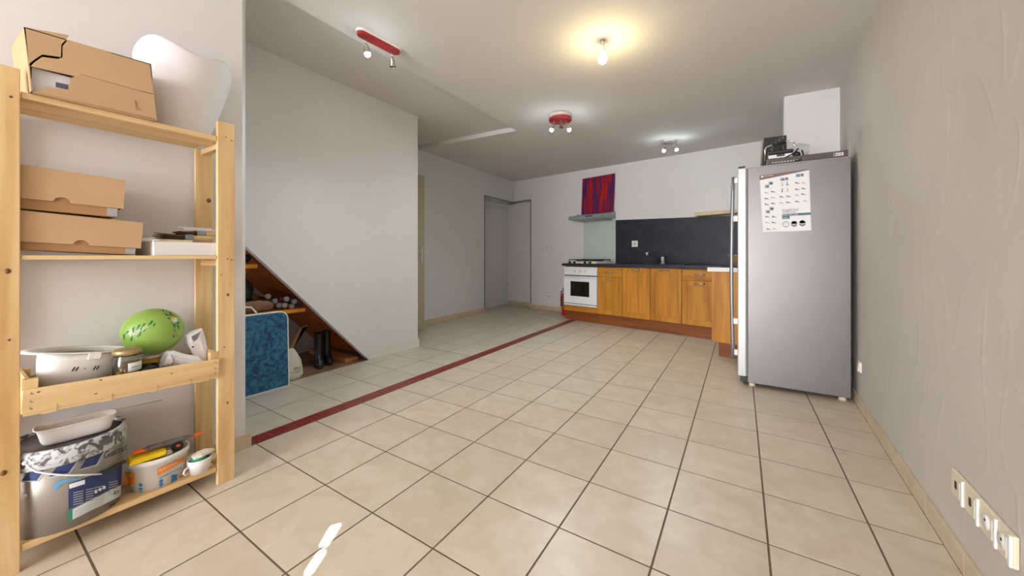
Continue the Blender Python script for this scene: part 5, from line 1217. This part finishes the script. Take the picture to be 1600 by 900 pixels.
# loose timber
def plank(label, pts, ext, m_, loc):
    mb = MB(loc); mb.extrude(pts, ext); o = mb.build('plank', m_, bevel=0.002); o.location = loc; return tag(o, label, 'plank')
plank('notched brown wooden offcut leaning above the white sack', [(-3.24, 1.575, 0.0), (-3.24, 1.60, 0.0), (-3.24, 1.64, 0.10), (-3.24, 1.615, 0.20), (-3.24, 1.70, 0.385), (-3.24, 1.735, 0.395), (-3.24, 1.735, 0.385), (-3.24, 1.675, 0.380), (-3.24, 1.57, 0.17)], (-0.02, 0, 0), mat('old_brown_wood', rgb(142, 104, 70), 0.7, var=0.2, vscale=10), (-3.24, 1.6, 0))
plank('thin pale board leaning on the white sack', [(-3.17, 1.62, 0.001), (-3.17, 1.655, 0.001), (-3.20, 1.60, 0.17), (-3.20, 1.575, 0.17)], (-0.006, 0, 0), mat('greyish_board', rgb(170, 152, 130), 0.7), (-3.17, 1.63, 0))
plank('orange wooden board lying flat where the stairs meet the floor', [(-3.14, 2.035, 0.0), (-3.14, 2.17, 0.0), (-3.14, 2.17, 0.030), (-3.14, 2.035, 0.040)], (-0.62, 0, 0), mat('raw_orange_wood', rgb(198, 128, 72), 0.6, var=0.12, vscale=8), (-3.4, 2.06, 0))
# rubber boots
def boot(loc, rz, label):
    rr = thing('rubber_boot', label, 'boot', loc, rz, 'black rubber boots in the stair cupboard')
    def ell(cx_, a, b, z): return [(cx_ + a * math.cos(2 * math.pi * k / 18), b * math.sin(2 * math.pi * k / 18), z) for k in range(18)]
    MB().loft([ell(0.035, 0.085, 0.034, 0.014), ell(0.035, 0.086, 0.039, 0.03), ell(0.028, 0.076, 0.040, 0.055), ell(0.012, 0.056, 0.038, 0.08), ell(0.002, 0.043, 0.036, 0.105), ell(0, 0.037, 0.034, 0.15), ell(0, 0.039, 0.036, 0.22), ell(0, 0.040, 0.038, 0.295), ell(0, 0.042, 0.040, 0.30), ell(0, 0.037, 0.035, 0.302), ell(0, 0.034, 0.032, 0.18)]).build('upper', M_BLACKRUB, rr)
    MB().loft([ell(0.035, 0.086, 0.038, 0.0), ell(0.035, 0.089, 0.041, 0.004), ell(0.035, 0.089, 0.041, 0.016), ell(0.035, 0.085, 0.036, 0.018)]).build('sole', mat('dark_sole', rgb(34, 30, 28), 0.7), rr)
boot((-3.265, 1.850, 0), R(-22), 'black rubber boot, in front of its pair in the stair cupboard')
boot((-3.300, 1.945, 0), R(-12), 'black rubber boot, nearer the orange board, behind its pair')
# ------------------------------------------------------------------ ceiling lamps
COOL = (0.78, 0.94, 1.0)
def stadium(L, W, n=10):
    q = []
    for s_ in (1, -1):
        for k in range(n + 1):
            a = -math.pi / 2 + math.pi * k / n
            q.append((s_ * ((L - W) / 2 + W / 2 * math.cos(a)), s_ * W / 2 * math.sin(a)))
    return q
def spot(root, x, y, z0, tilt, lit, stem=0.045, watt=29.0, sr=0.021, sl=0.062, glass=False):
    stm = MB().tube([(x, y, z0), (x, y, z0 - stem)], 0.0045, 8).build('stem', M_NICKEL, root)
    j = Vector((x, y, z0 - stem)); d_ = Vector(tilt).normalized(); e = j + d_ * sl
    MB().ball(j, 0.0075, n=10, m=8).build('joint', M_NICKEL, stm)
    h = MB(); h.cyl(j + d_ * 0.002, j + d_ * 0.014, 0.009, sr * 0.8, 16); h.cyl(j + d_ * 0.014, e, sr * 0.8, sr, 18, caps=False); h.cyl(e, j + d_ * 0.018, sr * 0.92, sr * 0.7, 18, caps=False)
    hd = h.build('lamp_head', M_NICKEL, root)
    MB().cyl(j + d_ * 0.016, j + d_ * (0.02 if not lit else sl * 0.75), sr * 0.65, sr * 0.72, 14).build('lamp_socket', M_DARK if not lit else M_WHITE, hd)
    if lit:
        b = MB(); b.ball(e + d_ * 0.004, sr * 0.95, sr * 0.95, sr * 0.95, 14, 10); b.build('bulb', M_COOL, hd)
        p = root.matrix_basis @ (e + d_ * 0.032)
        lamp('bulb_glow', 'POINT', p, 0.9, COOL, shadow_soft_size=0.02)
        sl_ = lamp('spot_light', 'SPOT', p, watt, COOL, shadow_soft_size=0.02, spot_size=R(150), spot_blend=0.8)
        sl_.rotation_euler = (root.matrix_basis.to_3x3() @ d_).to_track_quat('-Z', 'Y').to_euler()
    return hd
# two-lamp bar
pa, pb_ = fl(564, 50, 2.475), fl(619, 79, 2.475); c_ = (pa + pb_) / 2; c_.z = zc(c_.x); ang = math.atan2(pb_.y - pa.y, pb_.x - pa.x)
r = thing('bar_spotlight', 'red oblong ceiling lamp with two spots, one of them without bulb', 'ceiling lamp', c_, ang)
bpy.context.view_layer.update()
MB().prism(stadium(0.335, 0.075), -0.016, -0.0005).build('back_plate', M_WHITE, r, bevel=0.002)
MB().prism(stadium(0.315, 0.072), -0.032, -0.0162).build('red_plate', M_LAMPRED, r, bevel=0.002)
spot(r, -0.10, 0, -0.032, (0.1, -0.15, -1), True, watt=29.0)
spot(r, 0.10, 0, -0.032, (0.15, 0.1, -1), False)
# round three-lamp
c_ = fl(875.5, 180, 2.475); c_.z = zc(c_.x)
r = thing('round_spotlight', 'round red ceiling lamp with three spots', 'ceiling lamp', c_, YAW)
bpy.context.view_layer.update()
MB().lathe([(0, -0.0005), (0.118, -0.0005), (0.120, -0.028), (0, -0.028)], n=36).build('back_plate', mat('pinkish_white_plate', rgb(222, 206, 200), 0.5), r)
MB().lathe([(0, -0.040), (0.117, -0.040), (0.119, -0.0565), (0.112, -0.060), (0, -0.060)], n=36).build('red_plate', M_LAMPRED, r)
MB().lathe([(0, -0.028), (0.03, -0.028), (0.03, -0.040), (0, -0.040)], n=16).build('spacer', M_NICKEL, r)
spot(r, -0.068, -0.02, -0.060, (-0.45, -0.2, -1), True, watt=29.0)
spot(r, 0.005, -0.03, -0.052, (0.0, -0.3, -1), False, stem=0.035)
spot(r, 0.060, -0.02, -0.060, (0.45, -0.25, -1), True, watt=29.0)
# small two-lamp by the kitchen wall
c_ = fl(1046, 219, 2.455); c_.z = zc(c_.x)
r = thing('small_spotlight', 'small grey ceiling lamp with two lit spots near the kitchen wall', 'ceiling lamp', c_, YAW - 0.15)
bpy.context.view_layer.update()
M_PGREY = mat('purple_grey_paint', rgb(150, 138, 140), 0.45)
MB().prism(stadium(0.15, 0.09), -0.022, -0.0005).build('back_plate', M_WHITE, r, bevel=0.002)
MB().prism(stadium(0.165, 0.095), -0.040, -0.0222).build('cover', M_PGREY, r, bevel=0.002)
spot(r, -0.05, 0, -0.040, (-0.45, -0.55, -1), True, watt=16.0)
spot(r, 0.05, 0, -0.040, (0.5, -0.75, -1), True, watt=14.0)
# bare warm bulb
c_ = fl(941.5, 63.5, 2.455); c_.z = zc(c_.x)
r = thing('bare_bulb', 'bare warm light bulb in a white ceiling socket', 'light bulb', c_)
MB().lathe([(0, -0.0005), (0.018, -0.0005), (0.014, -0.018), (0.010, -0.03), (0.010, -0.04), (0.0, -0.04)], n=16).build('ceiling_rose', M_NICKEL, r)
MB().lathe([(0, -0.040), (0.017, -0.040), (0.019, -0.075), (0.015, -0.082), (0, -0.082)], n=16).build('socket', M_WHITE, r)
MB().lathe([(0.0, -0.082), (0.013, -0.082), (0.016, -0.090), (0.029, -0.112), (0.031, -0.128), (0.025, -0.145), (0.012, -0.155), (0, -0.157)], n=24).build('bulb', M_WARM, r)
lamp('bulb_light', 'POINT', c_ + Vector((0, 0, -0.19)), 5.0, (1.0, 0.80, 0.42), shadow_soft_size=0.03)
